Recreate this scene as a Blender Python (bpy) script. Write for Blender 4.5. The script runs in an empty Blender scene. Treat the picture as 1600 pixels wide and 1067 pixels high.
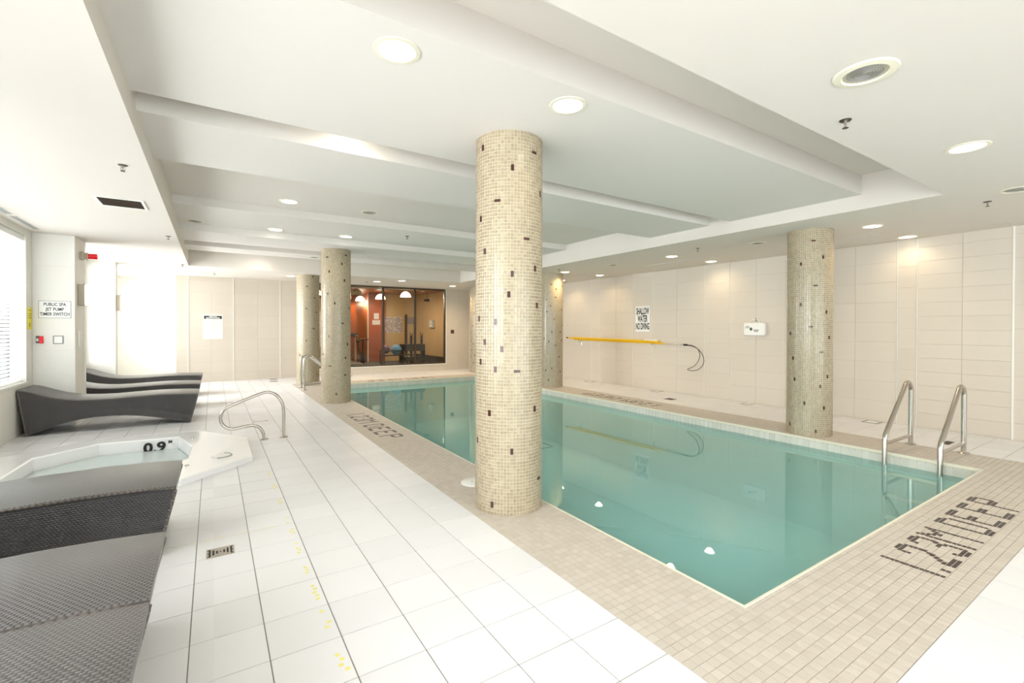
import bpy, math, random
from mathutils import Vector, Matrix
random.seed(7)
S = bpy.context.scene
C = S.collection
PI = math.pi
# ---------------------------------------------------------------- camera
cd = bpy.data.cameras.new('camera'); cam = bpy.data.objects.new('camera', cd); C.objects.link(cam)
cd.sensor_width = 36.0; cd.lens = 721.07/1600*36; cd.shift_y = -15.2/1600; cd.clip_start = .05; cd.clip_end = 200
yaw, pit, rol = .5746, .0073, -.0025
F = Vector((math.sin(yaw)*math.cos(pit), math.cos(yaw)*math.cos(pit), -math.sin(pit)))
R0 = Vector((math.cos(yaw), -math.sin(yaw), 0)); D0 = F.cross(R0)
R1 = R0*math.cos(rol)+D0*math.sin(rol); D1 = -R0*math.sin(rol)+D0*math.cos(rol)
EYE = Vector((0, 0, 1.477))
cam.matrix_world = Matrix(((R1.x, -D1.x, -F.x, EYE.x), (R1.y, -D1.y, -F.y, EYE.y), (R1.z, -D1.z, -F.z, EYE.z), (0, 0, 0, 1)))
S.camera = cam
# ---------------------------------------------------------------- light and exposure
W = bpy.data.worlds.new('world'); S.world = W; W.use_nodes = True
W.node_tree.nodes['Background'].inputs[0].default_value = (.93, .97, 1, 1)
W.node_tree.nodes['Background'].inputs[1].default_value = 6.0
S.view_settings.view_transform = 'Standard'; S.view_settings.look = 'None'
S.view_settings.gamma = 1.0; S.view_settings.use_curve_mapping = False
S.view_settings.exposure = -0.06
LAMP = 9.0          # radiance of the lit downlight lenses
DL_W = 17.0         # watts of the spot in each lit downlight
def area(name, loc, size, sy, power, col, rot):
    l = bpy.data.lights.new(name, 'AREA'); l.shape = 'RECTANGLE'; l.size = size; l.size_y = sy; l.energy = power; l.color = col
    o = bpy.data.objects.new(name, l); C.objects.link(o); o.location = loc; o.rotation_euler = rot
    return o
# overcast daylight outside the long window wall (x = -2.2), plus a warm fill lamp added behind the camera
area('window_daylight', (-3.3, 3.2, 1.9), 3.0, 13.5, 900, (.985, .965, 1), (0, -PI/2-.33, 0))
area('bay_daylight', (-3.1, 11.5, 1.8), 2.4, 2.6, 280, (1, .97, 1), (0, -PI/2-.2, 0))
area('alcove_daylight', (-3.1, 14.6, 1.8), 2.4, 2.6, 230, (1, .98, 1), (0, -PI/2, 0))
area('rear_fill', (3.2, -3.6, 1.5), 9.0, 2.4, 230, (1, .91, .84), (PI/2, 0, PI))
# ---------------------------------------------------------------- materials
def lin(c):
    return tuple((x/255/12.92 if x/255 <= .04045 else ((x/255+.055)/1.055)**2.4) for x in c)+(1,)
def mat(name, rgb, rough=.6, var=.03, scale=6, bump=0, bscale=60, metal=0, spec=.5, emit=None, es=0, coat=0):
    m = bpy.data.materials.new(name); m.use_nodes = True; n = m.node_tree.nodes; l = m.node_tree.links
    b = n['Principled BSDF']; c = lin(rgb)
    b.inputs['Roughness'].default_value = rough; b.inputs['Metallic'].default_value = metal
    b.inputs['Specular IOR Level'].default_value = spec; b.inputs['Coat Weight'].default_value = coat
    tc = n.new('ShaderNodeTexCoord'); nz = n.new('ShaderNodeTexNoise'); nz.inputs['Scale'].default_value = scale; nz.inputs['Detail'].default_value = 4
    l.new(tc.outputs['Object'], nz.inputs['Vector'])
    mx = n.new('ShaderNodeMix'); mx.data_type = 'RGBA'
    mx.inputs[6].default_value = tuple(min(1, x*(1-var)) for x in c[:3])+(1,)
    mx.inputs[7].default_value = tuple(min(1, x*(1+var)) for x in c[:3])+(1,)
    l.new(nz.outputs['Fac'], mx.inputs[0]); l.new(mx.outputs[2], b.inputs['Base Color'])
    if bump:
        nb = n.new('ShaderNodeTexNoise'); nb.inputs['Scale'].default_value = bscale; l.new(tc.outputs['Object'], nb.inputs['Vector'])
        bp = n.new('ShaderNodeBump'); bp.inputs['Strength'].default_value = bump; bp.inputs['Distance'].default_value = .004
        l.new(nb.outputs['Fac'], bp.inputs['Height']); l.new(bp.outputs[0], b.inputs['Normal'])
    if emit:
        b.inputs['Emission Color'].default_value = lin(emit); b.inputs['Emission Strength'].default_value = es
    return m
def rand_mat(name, c1, c2, rough=.5, spec=.5, scale=1.0):
    """tile colour that differs from piece to piece (object or cell random)"""
    m = mat(name, c1, rough, spec=spec); n = m.node_tree.nodes; l = m.node_tree.links; b = n['Principled BSDF']
    oi = n.new('ShaderNodeObjectInfo'); geo = n.new('ShaderNodeNewGeometry'); ad = n.new('ShaderNodeMath'); ad.operation = 'ADD'
    l.new(oi.outputs['Random'], ad.inputs[0]); l.new(geo.outputs['Random Per Island'], ad.inputs[1])
    fr = n.new('ShaderNodeMath'); fr.operation = 'FRACT'; l.new(ad.outputs[0], fr.inputs[0])
    mx = n.new('ShaderNodeMix'); mx.data_type = 'RGBA'; mx.inputs[6].default_value = lin(c1); mx.inputs[7].default_value = lin(c2)
    l.new(fr.outputs[0], mx.inputs[0]); l.new(mx.outputs[2], b.inputs['Base Color'])
    return m
def wicker(name, axes, dark, light, w=.022, h=.012, holes=False):
    m = bpy.data.materials.new(name); m.use_nodes = True; n = m.node_tree.nodes; l = m.node_tree.links; b = n['Principled BSDF']
    tc = n.new('ShaderNodeTexCoord'); sp = n.new('ShaderNodeSeparateXYZ'); cb = n.new('ShaderNodeCombineXYZ')
    l.new(tc.outputs['Object'], sp.inputs[0]); l.new(sp.outputs[axes[0]], cb.inputs[0]); l.new(sp.outputs[axes[1]], cb.inputs[1])
    def wave(axis_out, period, phase_from=None):
        a = n.new('ShaderNodeMath'); a.operation = 'MULTIPLY'; a.inputs[1].default_value = 1/period; l.new(axis_out, a.inputs[0])
        return a
    u = wave(sp.outputs[axes[0]], w); v = wave(sp.outputs[axes[1]], h)
    fl = n.new('ShaderNodeMath'); fl.operation = 'FLOOR'; l.new(v.outputs[0], fl.inputs[0])
    hf = n.new('ShaderNodeMath'); hf.operation = 'MULTIPLY'; hf.inputs[1].default_value = .5; l.new(fl.outputs[0], hf.inputs[0])
    us = n.new('ShaderNodeMath'); us.operation = 'ADD'; l.new(u.outputs[0], us.inputs[0]); l.new(hf.outputs[0], us.inputs[1])
    def hump(node):                       # |sin(pi*x)|
        p = n.new('ShaderNodeMath'); p.operation = 'MULTIPLY'; p.inputs[1].default_value = PI; l.new(node.outputs[0], p.inputs[0])
        s = n.new('ShaderNodeMath'); s.operation = 'SINE'; l.new(p.outputs[0], s.inputs[0])
        a = n.new('ShaderNodeMath'); a.operation = 'ABSOLUTE'; l.new(s.outputs[0], a.inputs[0]); return a
    hu, hv = hump(us), hump(v)
    ht = n.new('ShaderNodeMath'); ht.operation = 'MULTIPLY'; l.new(hu.outputs[0], ht.inputs[0]); l.new(hv.outputs[0], ht.inputs[1])
    mx = n.new('ShaderNodeMix'); mx.data_type = 'RGBA'; mx.inputs[6].default_value = lin(dark); mx.inputs[7].default_value = lin(light)  # ridge highlights and shaded gaps are painted into the strand colour
    l.new(ht.outputs[0], mx.inputs[0]); l.new(mx.outputs[2], b.inputs['Base Color'])
    bp = n.new('ShaderNodeBump'); bp.inputs['Strength'].default_value = .8; bp.inputs['Distance'].default_value = .004
    l.new(ht.outputs[0], bp.inputs['Height']); l.new(bp.outputs[0], b.inputs['Normal'])
    b.inputs['Roughness'].default_value = .34; b.inputs['Coat Weight'].default_value = .25; b.inputs['Coat Roughness'].default_value = .3; b.inputs['Specular IOR Level'].default_value = .9
    if holes:                              # the open weave lets light through between the strands
        lt = n.new('ShaderNodeMath'); lt.operation = 'LESS_THAN'; lt.inputs[1].default_value = .26; l.new(hu.outputs[0], lt.inputs[0])
        lt2 = n.new('ShaderNodeMath'); lt2.operation = 'GREATER_THAN'; lt2.inputs[1].default_value = .6; l.new(hv.outputs[0], lt2.inputs[0])
        mm = n.new('ShaderNodeMath'); mm.operation = 'MULTIPLY'; l.new(lt.outputs[0], mm.inputs[0]); l.new(lt2.outputs[0], mm.inputs[1])
        iv = n.new('ShaderNodeMath'); iv.operation = 'SUBTRACT'; iv.inputs[0].default_value = 1; l.new(mm.outputs[0], iv.inputs[1])
        l.new(iv.outputs[0], b.inputs['Alpha'])
    return m
def clear(name, tint, ior=1.45, rough=0.0, bump=0, floor_f=0.0, body=(.46, .98, .99, 1)):
    """a thin clear sheet: fresnel mirror over tinted see-through"""
    m = bpy.data.materials.new(name); m.use_nodes = True; n = m.node_tree.nodes; l = m.node_tree.links
    n.remove(n['Principled BSDF']); out = n['Material Output']
    t = n.new('ShaderNodeBsdfTransparent'); t.inputs[0].default_value = tint
    g = n.new('ShaderNodeBsdfGlossy'); g.inputs['Roughness'].default_value = rough; g.inputs[0].default_value = (1, 1, 1, 1)
    f = n.new('ShaderNodeFresnel'); f.inputs[0].default_value = ior; mx = n.new('ShaderNodeMixShader')
    l.new(f.outputs[0], mx.inputs[0]); l.new(t.outputs[0], mx.inputs[1]); l.new(g.outputs[0], mx.inputs[2]); l.new(mx.outputs[0], out.inputs[0])
    if floor_f:                            # the body of the water scatters part of the light back
        d = n.new('ShaderNodeBsdfDiffuse'); d.inputs[0].default_value = body; m2 = n.new('ShaderNodeMixShader'); m2.inputs[0].default_value = floor_f
        l.new(t.outputs[0], m2.inputs[1]); l.new(d.outputs[0], m2.inputs[2]); l.new(m2.outputs[0], mx.inputs[1]); g.inputs[0].default_value = (.86, 1, .97, 1)
    if bump:
        tc = n.new('ShaderNodeTexCoord'); nz = n.new('ShaderNodeTexNoise'); nz.inputs['Scale'].default_value = 1.6
        l.new(tc.outputs['Object'], nz.inputs['Vector']); bp = n.new('ShaderNodeBump'); bp.inputs['Strength'].default_value = bump; bp.inputs['Distance'].default_value = .02
        l.new(nz.outputs['Fac'], bp.inputs['Height']); l.new(bp.outputs[0], g.inputs['Normal']); l.new(bp.outputs[0], f.inputs['Normal'])
    return m
def sheer(name, col):
    m = bpy.data.materials.new(name); m.use_nodes = True; n = m.node_tree.nodes; l = m.node_tree.links
    n.remove(n['Principled BSDF']); d = n.new('ShaderNodeBsdfDiffuse'); t = n.new('ShaderNodeBsdfTranslucent'); d.inputs[0].default_value = col; t.inputs[0].default_value = col
    mx = n.new('ShaderNodeMixShader'); mx.inputs[0].default_value = .5; l.new(d.outputs[0], mx.inputs[1]); l.new(t.outputs[0], mx.inputs[2]); l.new(mx.outputs[0], n['Material Output'].inputs[0])
    return m
M = dict(
    ceiling=mat('ceiling_paint', (223, 216, 207), .8, .012, 3, .05, 200),
    beam=mat('beam_paint', (225, 220, 213), .8, .01, 3),
    wall=mat('wall_plaster', (236, 233, 224), .7, .02, 2),
    grout_w=mat('wall_grout', (198, 187, 170), .8),
    walltile=rand_mat('wall_tile', (214, 204, 190), (217, 207, 193), .45, .35),
    piertile=rand_mat('pier_tile', (234, 231, 224), (237, 234, 228), .45, .35),
    trim=mat('white_trim', (240, 238, 230), .4, .01),
    floortile=rand_mat('floor_tile', (230, 229, 230), (237, 236, 237), .32, .45),
    grout=mat('deck_grout', (150, 144, 136), .85, .1, 20),
    coping=rand_mat('coping_mosaic', (199, 189, 176), (209, 199, 187), .5, .4),
    copgrout=mat('coping_grout', (178, 165, 150), .85, .06, 20),
    lip=mat('lip_tile', (226, 220, 200), .4, .03, 8),
    colt=rand_mat('column_mosaic', (158, 143, 119), (180, 166, 141), .22, .6),
    colg=mat('column_grout', (214, 204, 178), .75, .03, 20),
    accent=rand_mat('accent_mosaic', (58, 28, 22), (84, 40, 34), .2, .6),
    black=mat('depth_mosaic', (62, 50, 48), .4, .15, 30),
    band=rand_mat('waterline_tile', (206, 202, 190), (216, 213, 203), .3, .5),
    basin=mat('basin_paint', (214, 246, 240), .6, .03, .6),
    steel=mat('brushed_steel', (196, 190, 182), .22, .05, 30, metal=1),
    dsteel=mat('dark_steel', (90, 84, 76), .35, .1, 30, metal=1),
    acryl=mat('spa_acrylic', (246, 246, 246), .12, .005, 2, coat=.3),
    white=mat('white_plastic', (240, 239, 234), .35, .01),
    cream=mat('lamp_trim', (232, 226, 206), .4, .02),
    grey=mat('grey_metal', (150, 148, 144), .5, .05),
    dark=mat('dark_grille', (70, 56, 42), .7, .2, 40),
    blk=mat('black_rubber', (26, 25, 26), .6, .1, 20),
    ink=mat('sign_ink', (22, 22, 24), .6, .02),
    sign=mat('sign_white', (243, 243, 240), .5, .01),
    yellow=mat('yellow_paint', (238, 190, 16), .35, .03),
    ydot=mat('yellow_marker', (238, 230, 140), .6, .12, 60),
    ysign=mat('yellow_sign', (240, 222, 60), .5, .02),
    red=mat('red_lens', (206, 14, 26), .25, .05, emit=(220, 10, 22), es=.25),
    green=mat('green_print', (24, 84, 54), .5, .02),
    lens=mat('lit_lens', (255, 252, 240), .4, emit=(255, 250, 236), es=LAMP),
    offlens=mat('unlit_lens', (186, 178, 158), .35, .1, 40),
    sconce=mat('sconce_glass', (250, 246, 236), .4, emit=(255, 248, 232), es=1.0),
    sbody=mat('sconce_body', (186, 176, 158), .45, .04),
    w_top=wicker('wicker_seat', (0, 1), (30, 26, 26), (104, 100, 100), .021, .0145),  # same weave as the sides, lightened to carry the window sheen
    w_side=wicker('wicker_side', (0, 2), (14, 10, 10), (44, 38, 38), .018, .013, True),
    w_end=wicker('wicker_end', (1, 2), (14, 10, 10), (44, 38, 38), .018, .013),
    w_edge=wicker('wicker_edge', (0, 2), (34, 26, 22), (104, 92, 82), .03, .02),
    bronze=mat('bronze_frame', (72, 58, 44), .4, .1, 20, metal=.5),
    wood=mat('cherry_wood', (152, 70, 24), .35, .25, 5),
    woodc=mat('wood_ceiling', (176, 104, 52), .4, .2, 4),
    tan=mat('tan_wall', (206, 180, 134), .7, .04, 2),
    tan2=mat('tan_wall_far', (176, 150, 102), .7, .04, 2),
    gfloor=mat('gym_floor', (84, 62, 46), .35, .2, 3),
    gmat=mat('gym_mat', (40, 34, 32), .6, .2, 10),
    ballb=mat('blue_ball', (96, 160, 214), .3, .1, 5),
    ballp=mat('purple_ball', (90, 50, 90), .3, .1, 5),
    pend=mat('pendant_glass', (255, 250, 238), .4, emit=(255, 246, 226), es=5.0),
    pendoff=mat('unlit_pendant_glass', (200, 186, 150), .4, .05),
    paper=mat('poster_paper', (214, 212, 216), .6, .3, 30),
    chart=mat('poster_print', (120, 112, 146), .6, .5, 40),
    blind=sheer('blind_slat', (.95, .95, .94, 1)),
    glass=clear('window_glass', (.96, .98, .97, 1), 1.45),
    gglass=clear('gym_glass', (.95, .93, .88, 1), 1.4),
    water=clear('pool_water', (.84, .99, .98, 1), 1.6, 0, 0, .33),
    spawater=clear('spa_water', (.95, .99, .99, 1), 1.34, 0, .01, .6, (.93, .98, .98, 1)),
    mould=mat('dispenser_blue', (190, 200, 206), .4, .05),
)
# ---------------------------------------------------------------- mesh helpers
class MB:
    def __init__(s): s.v = []; s.f = []
    def add(s, vs, fs):
        k = len(s.v); s.v += [tuple(p) for p in vs]; s.f += [tuple(i+k for i in f) for f in fs]; return s
    def box(s, x0, x1, y0, y1, z0, z1):
        return s.add([(x0, y0, z0), (x1, y0, z0), (x1, y1, z0), (x0, y1, z0), (x0, y0, z1), (x1, y0, z1), (x1, y1, z1), (x0, y1, z1)],
                     [(0, 3, 2, 1), (4, 5, 6, 7), (0, 1, 5, 4), (1, 2, 6, 5), (2, 3, 7, 6), (3, 0, 4, 7)])
    def bev(s, x0, x1, y0, y1, z0, z1, b):
        """box with every edge chamfered"""
        vs = []; X = (x0, x1); Y = (y0, y1); Z = (z0, z1)
        for i in (0, 1):
            for j in (0, 1):
                for k in (0, 1):
                    sx, sy, sz = (1, -1)[i]*b, (1, -1)[j]*b, (1, -1)[k]*b
                    vs += [(X[i], Y[j]+sy, Z[k]+sz), (X[i]+sx, Y[j], Z[k]+sz), (X[i]+sx, Y[j]+sy, Z[k])]
        id = lambda i, j, k, a: (i*4+j*2+k)*3+a
        fs = []
        for a in range(3):
            for e in (0, 1):
                def q(p, r):
                    t = [0, 0, 0]; t[a] = e; t[(a+1) % 3] = p; t[(a+2) % 3] = r; return id(t[0], t[1], t[2], a)
                f = [q(0, 0), q(1, 0), q(1, 1), q(0, 1)]
                fs.append(tuple(f if e else f[::-1]))
        for a in range(3):
            b1, b2 = (a+1) % 3, (a+2) % 3
            for p in (0, 1):
                for r in (0, 1):
                    def q(e, w):
                        t = [0, 0, 0]; t[a] = e; t[b1] = p; t[b2] = r; return id(t[0], t[1], t[2], w)
                    f = [q(0, b1), q(1, b1), q(1, b2), q(0, b2)]
                    fs.append(tuple(f if p != r else f[::-1]))
        for i in (0, 1):
            for j in (0, 1):
                for k in (0, 1):
                    f = [id(i, j, k, 0), id(i, j, k, 1), id(i, j, k, 2)]
                    fs.append(tuple(f if (i+j+k) % 2 == 0 else f[::-1]))
        return s.add(vs, fs)
    def prism(s, poly, z0, z1):
        n = len(poly); vs = [(x, y, z0) for x, y in poly]+[(x, y, z1) for x, y in poly]
        return s.add(vs, [tuple(range(n))[::-1], tuple(range(n, 2*n))]+[(i, (i+1) % n, n+(i+1) % n, n+i) for i in range(n)])
    def tile(s, x0, x1, y0, y1, z0, z1, b=.0015):
        return s.add([(x0, y0, z0), (x1, y0, z0), (x1, y1, z0), (x0, y1, z0), (x0+b, y0+b, z1), (x1-b, y0+b, z1), (x1-b, y1-b, z1), (x0+b, y1-b, z1)],
                     [(4, 5, 6, 7), (0, 1, 5, 4), (1, 2, 6, 5), (2, 3, 7, 6), (3, 0, 4, 7)])
    def lathe(s, prof, seg=32, c=(0, 0), cap=True):
        n = len(prof); vs = []
        for k in range(seg):
            a = 2*PI*k/seg
            vs += [(c[0]+r*math.cos(a), c[1]+r*math.sin(a), z) for r, z in prof]
        fs = [(k*n+i, ((k+1) % seg)*n+i, ((k+1) % seg)*n+i+1, k*n+i+1) for k in range(seg) for i in range(n-1)]
        if cap: fs += [tuple(k*n for k in range(seg))[::-1], tuple(k*n+n-1 for k in range(seg))]
        return s.add(vs, fs)
    def tube(s, pts, r, seg=12, closed=False):
        pts = [Vector(p) for p in pts]; n = len(pts); vs = []; up = None
        for i, p in enumerate(pts):
            t = (pts[min(i+1, n-1)]-pts[max(i-1, 0)]).normalized()
            if up is None: up = t.orthogonal().normalized()
            up = (up-t*up.dot(t)).normalized(); w = t.cross(up)
            vs += [p+(up*math.cos(2*PI*k/seg)+w*math.sin(2*PI*k/seg))*r for k in range(seg)]
        fs = [(i*seg+k, i*seg+(k+1) % seg, (i+1)*seg+(k+1) % seg, (i+1)*seg+k) for i in range(n-1) for k in range(seg)]
        fs += [tuple(range(seg))[::-1], tuple((n-1)*seg+k for k in range(seg))]
        return s.add(vs, fs)
    def mesh(s, name, m, smooth=False):
        me = bpy.data.meshes.new(name); me.from_pydata(s.v, [], s.f); me.materials.append(m)
        if smooth:
            me.polygons.foreach_set('use_smooth', [True]*len(me.polygons))
            me.set_sharp_from_angle(angle=.7)
        me.update(); return me
    def build(s, name, m, parent=None, loc=(0, 0, 0), smooth=False, kind=None):
        return put(name, s.mesh(name, m, smooth), parent, loc, kind)
def put(name, me, parent=None, loc=(0, 0, 0), kind=None):
    o = bpy.data.objects.new(name, me); C.objects.link(o); o.location = loc
    if parent: o.parent = parent
    if kind: o['kind'] = kind
    return o
def thing(name, label, cat, loc=(0, 0, 0), group=None, rz=0):
    o = bpy.data.objects.new(name, None); C.objects.link(o); o.location = loc; o.rotation_euler = (0, 0, rz); o.empty_display_size = .1
    return tag(o, label, cat, group)
def tag(o, label, cat, group=None):
    o['label'] = label; o['category'] = cat
    if group: o['group'] = group
    return o
def dup(root, loc, label, group=None):
    r = root.copy(); C.objects.link(r); r.location = loc; r['label'] = label
    if group: r['group'] = group
    for ch in root.children:
        c = ch.copy(); C.objects.link(c); c.parent = r
        for g in ch.children:
            d = g.copy(); C.objects.link(d); d.parent = c
    return r
def smoothpath(p, k=8):
    P = [Vector(q) for q in p]; P = [P[0]*2-P[1]]+P+[P[-1]*2-P[-2]]; out = []
    for i in range(1, len(P)-2):
        a, b, c, d = P[i-1:i+3]
        for t in range(k):
            u = t/k; out.append(.5*((2*b)+(c-a)*u+(2*a-5*b+4*c-d)*u*u+(-a+3*b-3*c+d)*u**3))
    return out+[P[-2]]
def fillet(p, r, k=7):
    """polyline with rounded corners"""
    P = [Vector(q) for q in p]; out = [P[0]]
    for i in range(1, len(P)-1):
        rr = r[i-1] if isinstance(r, (list, tuple)) else r
        a = (P[i-1]-P[i]).normalized(); b = (P[i+1]-P[i]).normalized(); s = P[i]+a*rr; e = P[i]+b*rr
        out += [(s*(1-t)**2+P[i]*2*t*(1-t)+e*t*t) for t in [j/k for j in range(k+1)]]
    return out+[P[-1]]
def text(name, body, size, origin, facing, parent=None, m='ink', bold=0, sx=1, align='CENTER', line=1.0, depth=.0006):
    cu = bpy.data.curves.new(name, 'FONT'); cu.body = body; cu.size = size; cu.align_x = align; cu.align_y = 'CENTER'; cu.space_line = line
    cu.extrude = depth; cu.offset = bold; cu.resolution_u = 3
    t = bpy.data.objects.new('t', cu); C.objects.link(t)
    bpy.context.view_layer.update()
    me = bpy.data.meshes.new_from_object(t.evaluated_get(bpy.context.evaluated_depsgraph_get())); bpy.data.objects.remove(t)
    me.materials.clear(); me.materials.append(M[m])
    B = {'-y': ((1, 0, 0), (0, 0, 1), (0, -1, 0)), '-x': ((0, -1, 0), (0, 0, 1), (-1, 0, 0)), '+x': ((0, 1, 0), (0, 0, 1), (1, 0, 0)), 'up': ((1, 0, 0), (0, 1, 0), (0, 0, 1))}[facing]
    X, Y, Z = map(Vector, B)
    for v in me.vertices: v.co = X*(v.co.x*sx)+Y*v.co.y+Z*v.co.z
    return put(name, me, parent, origin)
def clip(poly, a, b, keep_left):
    """convex polygon cut by the line a-b"""
    out = []; n = len(poly)
    sd = lambda p: ((b[0]-a[0])*(p[1]-a[1])-(b[1]-a[1])*(p[0]-a[0]))*(1 if keep_left else -1)
    for i in range(n):
        p, q = poly[i], poly[(i+1) % n]; s, t = sd(p), sd(q)
        if s >= 0: out.append(p)
        if (s > 0) != (t > 0) and abs(s-t) > 1e-12:
            u = s/(s-t); out.append((p[0]+(q[0]-p[0])*u, p[1]+(q[1]-p[1])*u))
    return out if len(out) > 2 else []
def minus(poly, hole):
    """convex polygon minus convex CCW hole -> list of convex pieces"""
    out = []; rest = poly
    for i in range(len(hole)):
        a, b = hole[i], hole[(i+1) % len(hole)]
        o = clip(rest, a, b, False)
        if o:
            A = abs(sum(o[k][0]*o[(k+1) % len(o)][1]-o[(k+1) % len(o)][0]*o[k][1] for k in range(len(o))))/2
            if A > 1e-6: out.append(o)
        rest = clip(rest, a, b, True)
        if not rest: return out
    return out
def seen(p):
    """pixel size per metre if p is in the frame, else 0"""
    d = Vector(p)-EYE; z = d.dot(F)
    if z < .2: return 0
    x = 800+721*d.dot(R1)/z; y = 518.3+721*d.dot(D1)/z
    return 721/z if -60 < x < 1660 and -60 < y < 1127 else 0
# ---------------------------------------------------------------- key dimensions
XW, XR, YN, YF = -2.22, 8.97, -3.2, 15.05          # window wall, right wall, wall behind camera, far wall
PX0, PX1, PY0, PY1 = 2.374, 6.80, 1.38, 12.62      # pool
CX0, CX1, CY0, CY1 = 1.735, 7.56, .735, 13.25      # outer edge of the coping
WZ = -.13
SOF, BZ, DEEP = 2.86, 3.03, 3.25
SPA_O = [(.366, 5.85), (.372, 6.86), (-.12, 7.60), (-1.30, 7.72), (-2.0, 7.15), (-2.05, 6.0), (-1.35, 5.22), (-.25, 5.28)]
SPA_M = [(.0, 6.0), (.0, 6.80), (-.28, 7.46), (-1.24, 7.56), (-1.84, 7.06), (-1.88, 6.08), (-1.28, 5.40), (-.50, 5.46)]
SPA_I = [(-.24, 6.10), (-.22, 6.72), (-.38, 7.37), (-1.17, 7.44), (-1.64, 7.0), (-1.68, 6.14), (-1.20, 5.62), (-.60, 5.66)]
 
# ---------------------------------------------------------------- floor
floor = bpy.data.objects.new('floor', None); C.objects.link(floor); floor['kind'] = 'structure'
mb = MB()
T = -.004
for poly in minus([(XW-.3, YN), (CX0, YN), (CX0, 16.3), (XW-.3, 16.3)], SPA_M): mb.prism(poly, -.05, T)
mb.box(CX0, XR, YN, CY0, -.05, T); mb.box(CX1, XR, CY0, YF, -.05, T); mb.box(CX0, CX1, CY1, YF, -.05, T)
mb.build('grout_bed', M['grout'], floor)
P = .305; tiles = []; cut = MB()
x0 = CX0-13*P; nx = 36; y0 = 2.906-19*.3075
J = .0022
regs = [(XW, CX0, YN, 16.2), (CX0, CX1, YN, CY0), (CX0, CX1, CY1, YF)]
def grid(regs, gx, gy, px, py, nx, ny):
    for (a, b, c, d) in regs:
        for i in range(nx):
            u0, u1 = max(a, gx+i*px), min(b, gx+(i+1)*px)
            if u1-u0 < .005: continue
            for j in range(ny):
                v0, v1 = max(c, gy+j*py), min(d, gy+(j+1)*py)
                if v1-v0 < .005: continue
                yield u0, u1, v0, v1
PR = (XR-CX1)/5
for (a, b, c, d) in list(grid(regs, x0, y0, P, .3075, nx, 64))+list(grid([(CX1, XR, YN, YF)], CX1, y0, PR, .3075, 5, 64)):
    poly = [(a+J, c+J), (b-J, c+J), (b-J, d-J), (a+J, d-J)]
    pcs = minus(poly, SPA_M)
    full = b-a > PR-.01 and d-c > .3
    if len(pcs) == 1 and len(pcs[0]) == 4 and abs(pcs[0][0][0]-pcs[0][2][0]) > b-a-.01 and full and a != c and \
       abs((pcs[0][0][0]-pcs[0][2][0])*(pcs[0][0][1]-pcs[0][2][1])) > (b-a-.006)*(d-c-.006)-1e-4:
        tiles.append((seen(((a+b)/2, (c+d)/2, 0)), a, b, c, d))
    else:
        inside = not pcs
        for q in pcs: cut.prism(q, -.006, 0)
tiles.sort(reverse=True)
me = {p: MB().tile(-p/2+J, p/2-J, -.1537+J, .1537-J, -.006, 0).mesh('deck_tile', M['floortile']) for p in (P, PR)}
for k, (s, a, b, c, d) in enumerate(tiles):
    pw = PR if b-a < P-.005 else P
    if k < 300 and abs(b-a-pw) < .002: put('deck_tile', me[pw], floor, ((a+b)/2, (c+d)/2, random.uniform(-.0003, .0003)))
    else: cut.tile(a+J, b-J, c+J, d-J, -.006, 0)
cut.build('deck_tile_field', M['floortile'], floor, kind='stuff')
# yellow marker dots on the left deck
mb = MB()
for g0, n in ((2.02, 6), (2.40, 5), (2.68, 5), (3.0, 5), (3.3, 5), (3.6, 5), (3.85, 5), (4.3, 4), (4.75, 4), (5.2, 4)):
    for k in range(n):
        x = .472+(k % 2)*.012+random.uniform(-.005, .005); y = g0+k*.037
        if random.random() < .85: mb.lathe([(.012, 0), (.012, .0006)], 8, (x, y))
for k in range(26):
    if random.random() < .6: mb.lathe([(.007, 0), (.007, .0006)], 8, (-.28+k*.026, 3.83+random.uniform(-.01, .01)))
mb.build('marker_dots', M['ydot'], floor, kind='stuff')
# ---------------------------------------------------------------- pool
coping = thing('pool_coping', 'beige small-mosaic coping band running round the edge of the swimming pool', 'coping', (0, 0, 0))
mb = MB()
cregs = [(CX0, PX0, CY0, CY1), (PX1, CX1, CY0, CY1), (PX0, PX1, CY0, PY0), (PX0, PX1, PY1, CY1)]
for a, b, c, d in cregs: mb.box(a, b, c, d, -.05, T+.001)
mb.build('mortar_bed', M['copgrout'], coping)
Q = .0508; small = []
for (a, b, c, d) in grid(cregs, CX0, CY0, Q, Q, 116, 248): small.append((seen(((a+b)/2, (c+d)/2, 0)), a, b, c, d))
small.sort(reverse=True)
me = MB().tile(-Q/2+.001, Q/2-.001, -Q/2+.001, Q/2-.001, -.005, 0, .001).mesh('coping_tile', M['coping'])
cut = MB(); k = 0
for (s, a, b, c, d) in small:
    if k < 300 and b-a > Q-.002 and d-c > Q-.002: put('coping_tile', me, coping, ((a+b)/2, (c+d)/2, random.uniform(-.0004, .0004))); k += 1
    else: cut.tile(a+.001, b-.001, c+.001, d-.001, -.005, 0, .001)
cut.build('coping_tile_field', M['coping'], coping, kind='stuff')
mb = MB(); e = .012                                   # pale bullnose along the water side
for a, b, c, d in ((PX0-e, PX0+.006, PY0-e, PY1+e), (PX1-.006, PX1+e, PY0-e, PY1+e), (PX0+.006, PX1-.006, PY0-e, PY0+.006), (PX0+.006, PX1-.006, PY1-.006, PY1+e)):
    mb.bev(a, b, c, d, -.032, .003, .003)
mb.build('bullnose', M['lip'], coping)
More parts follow.
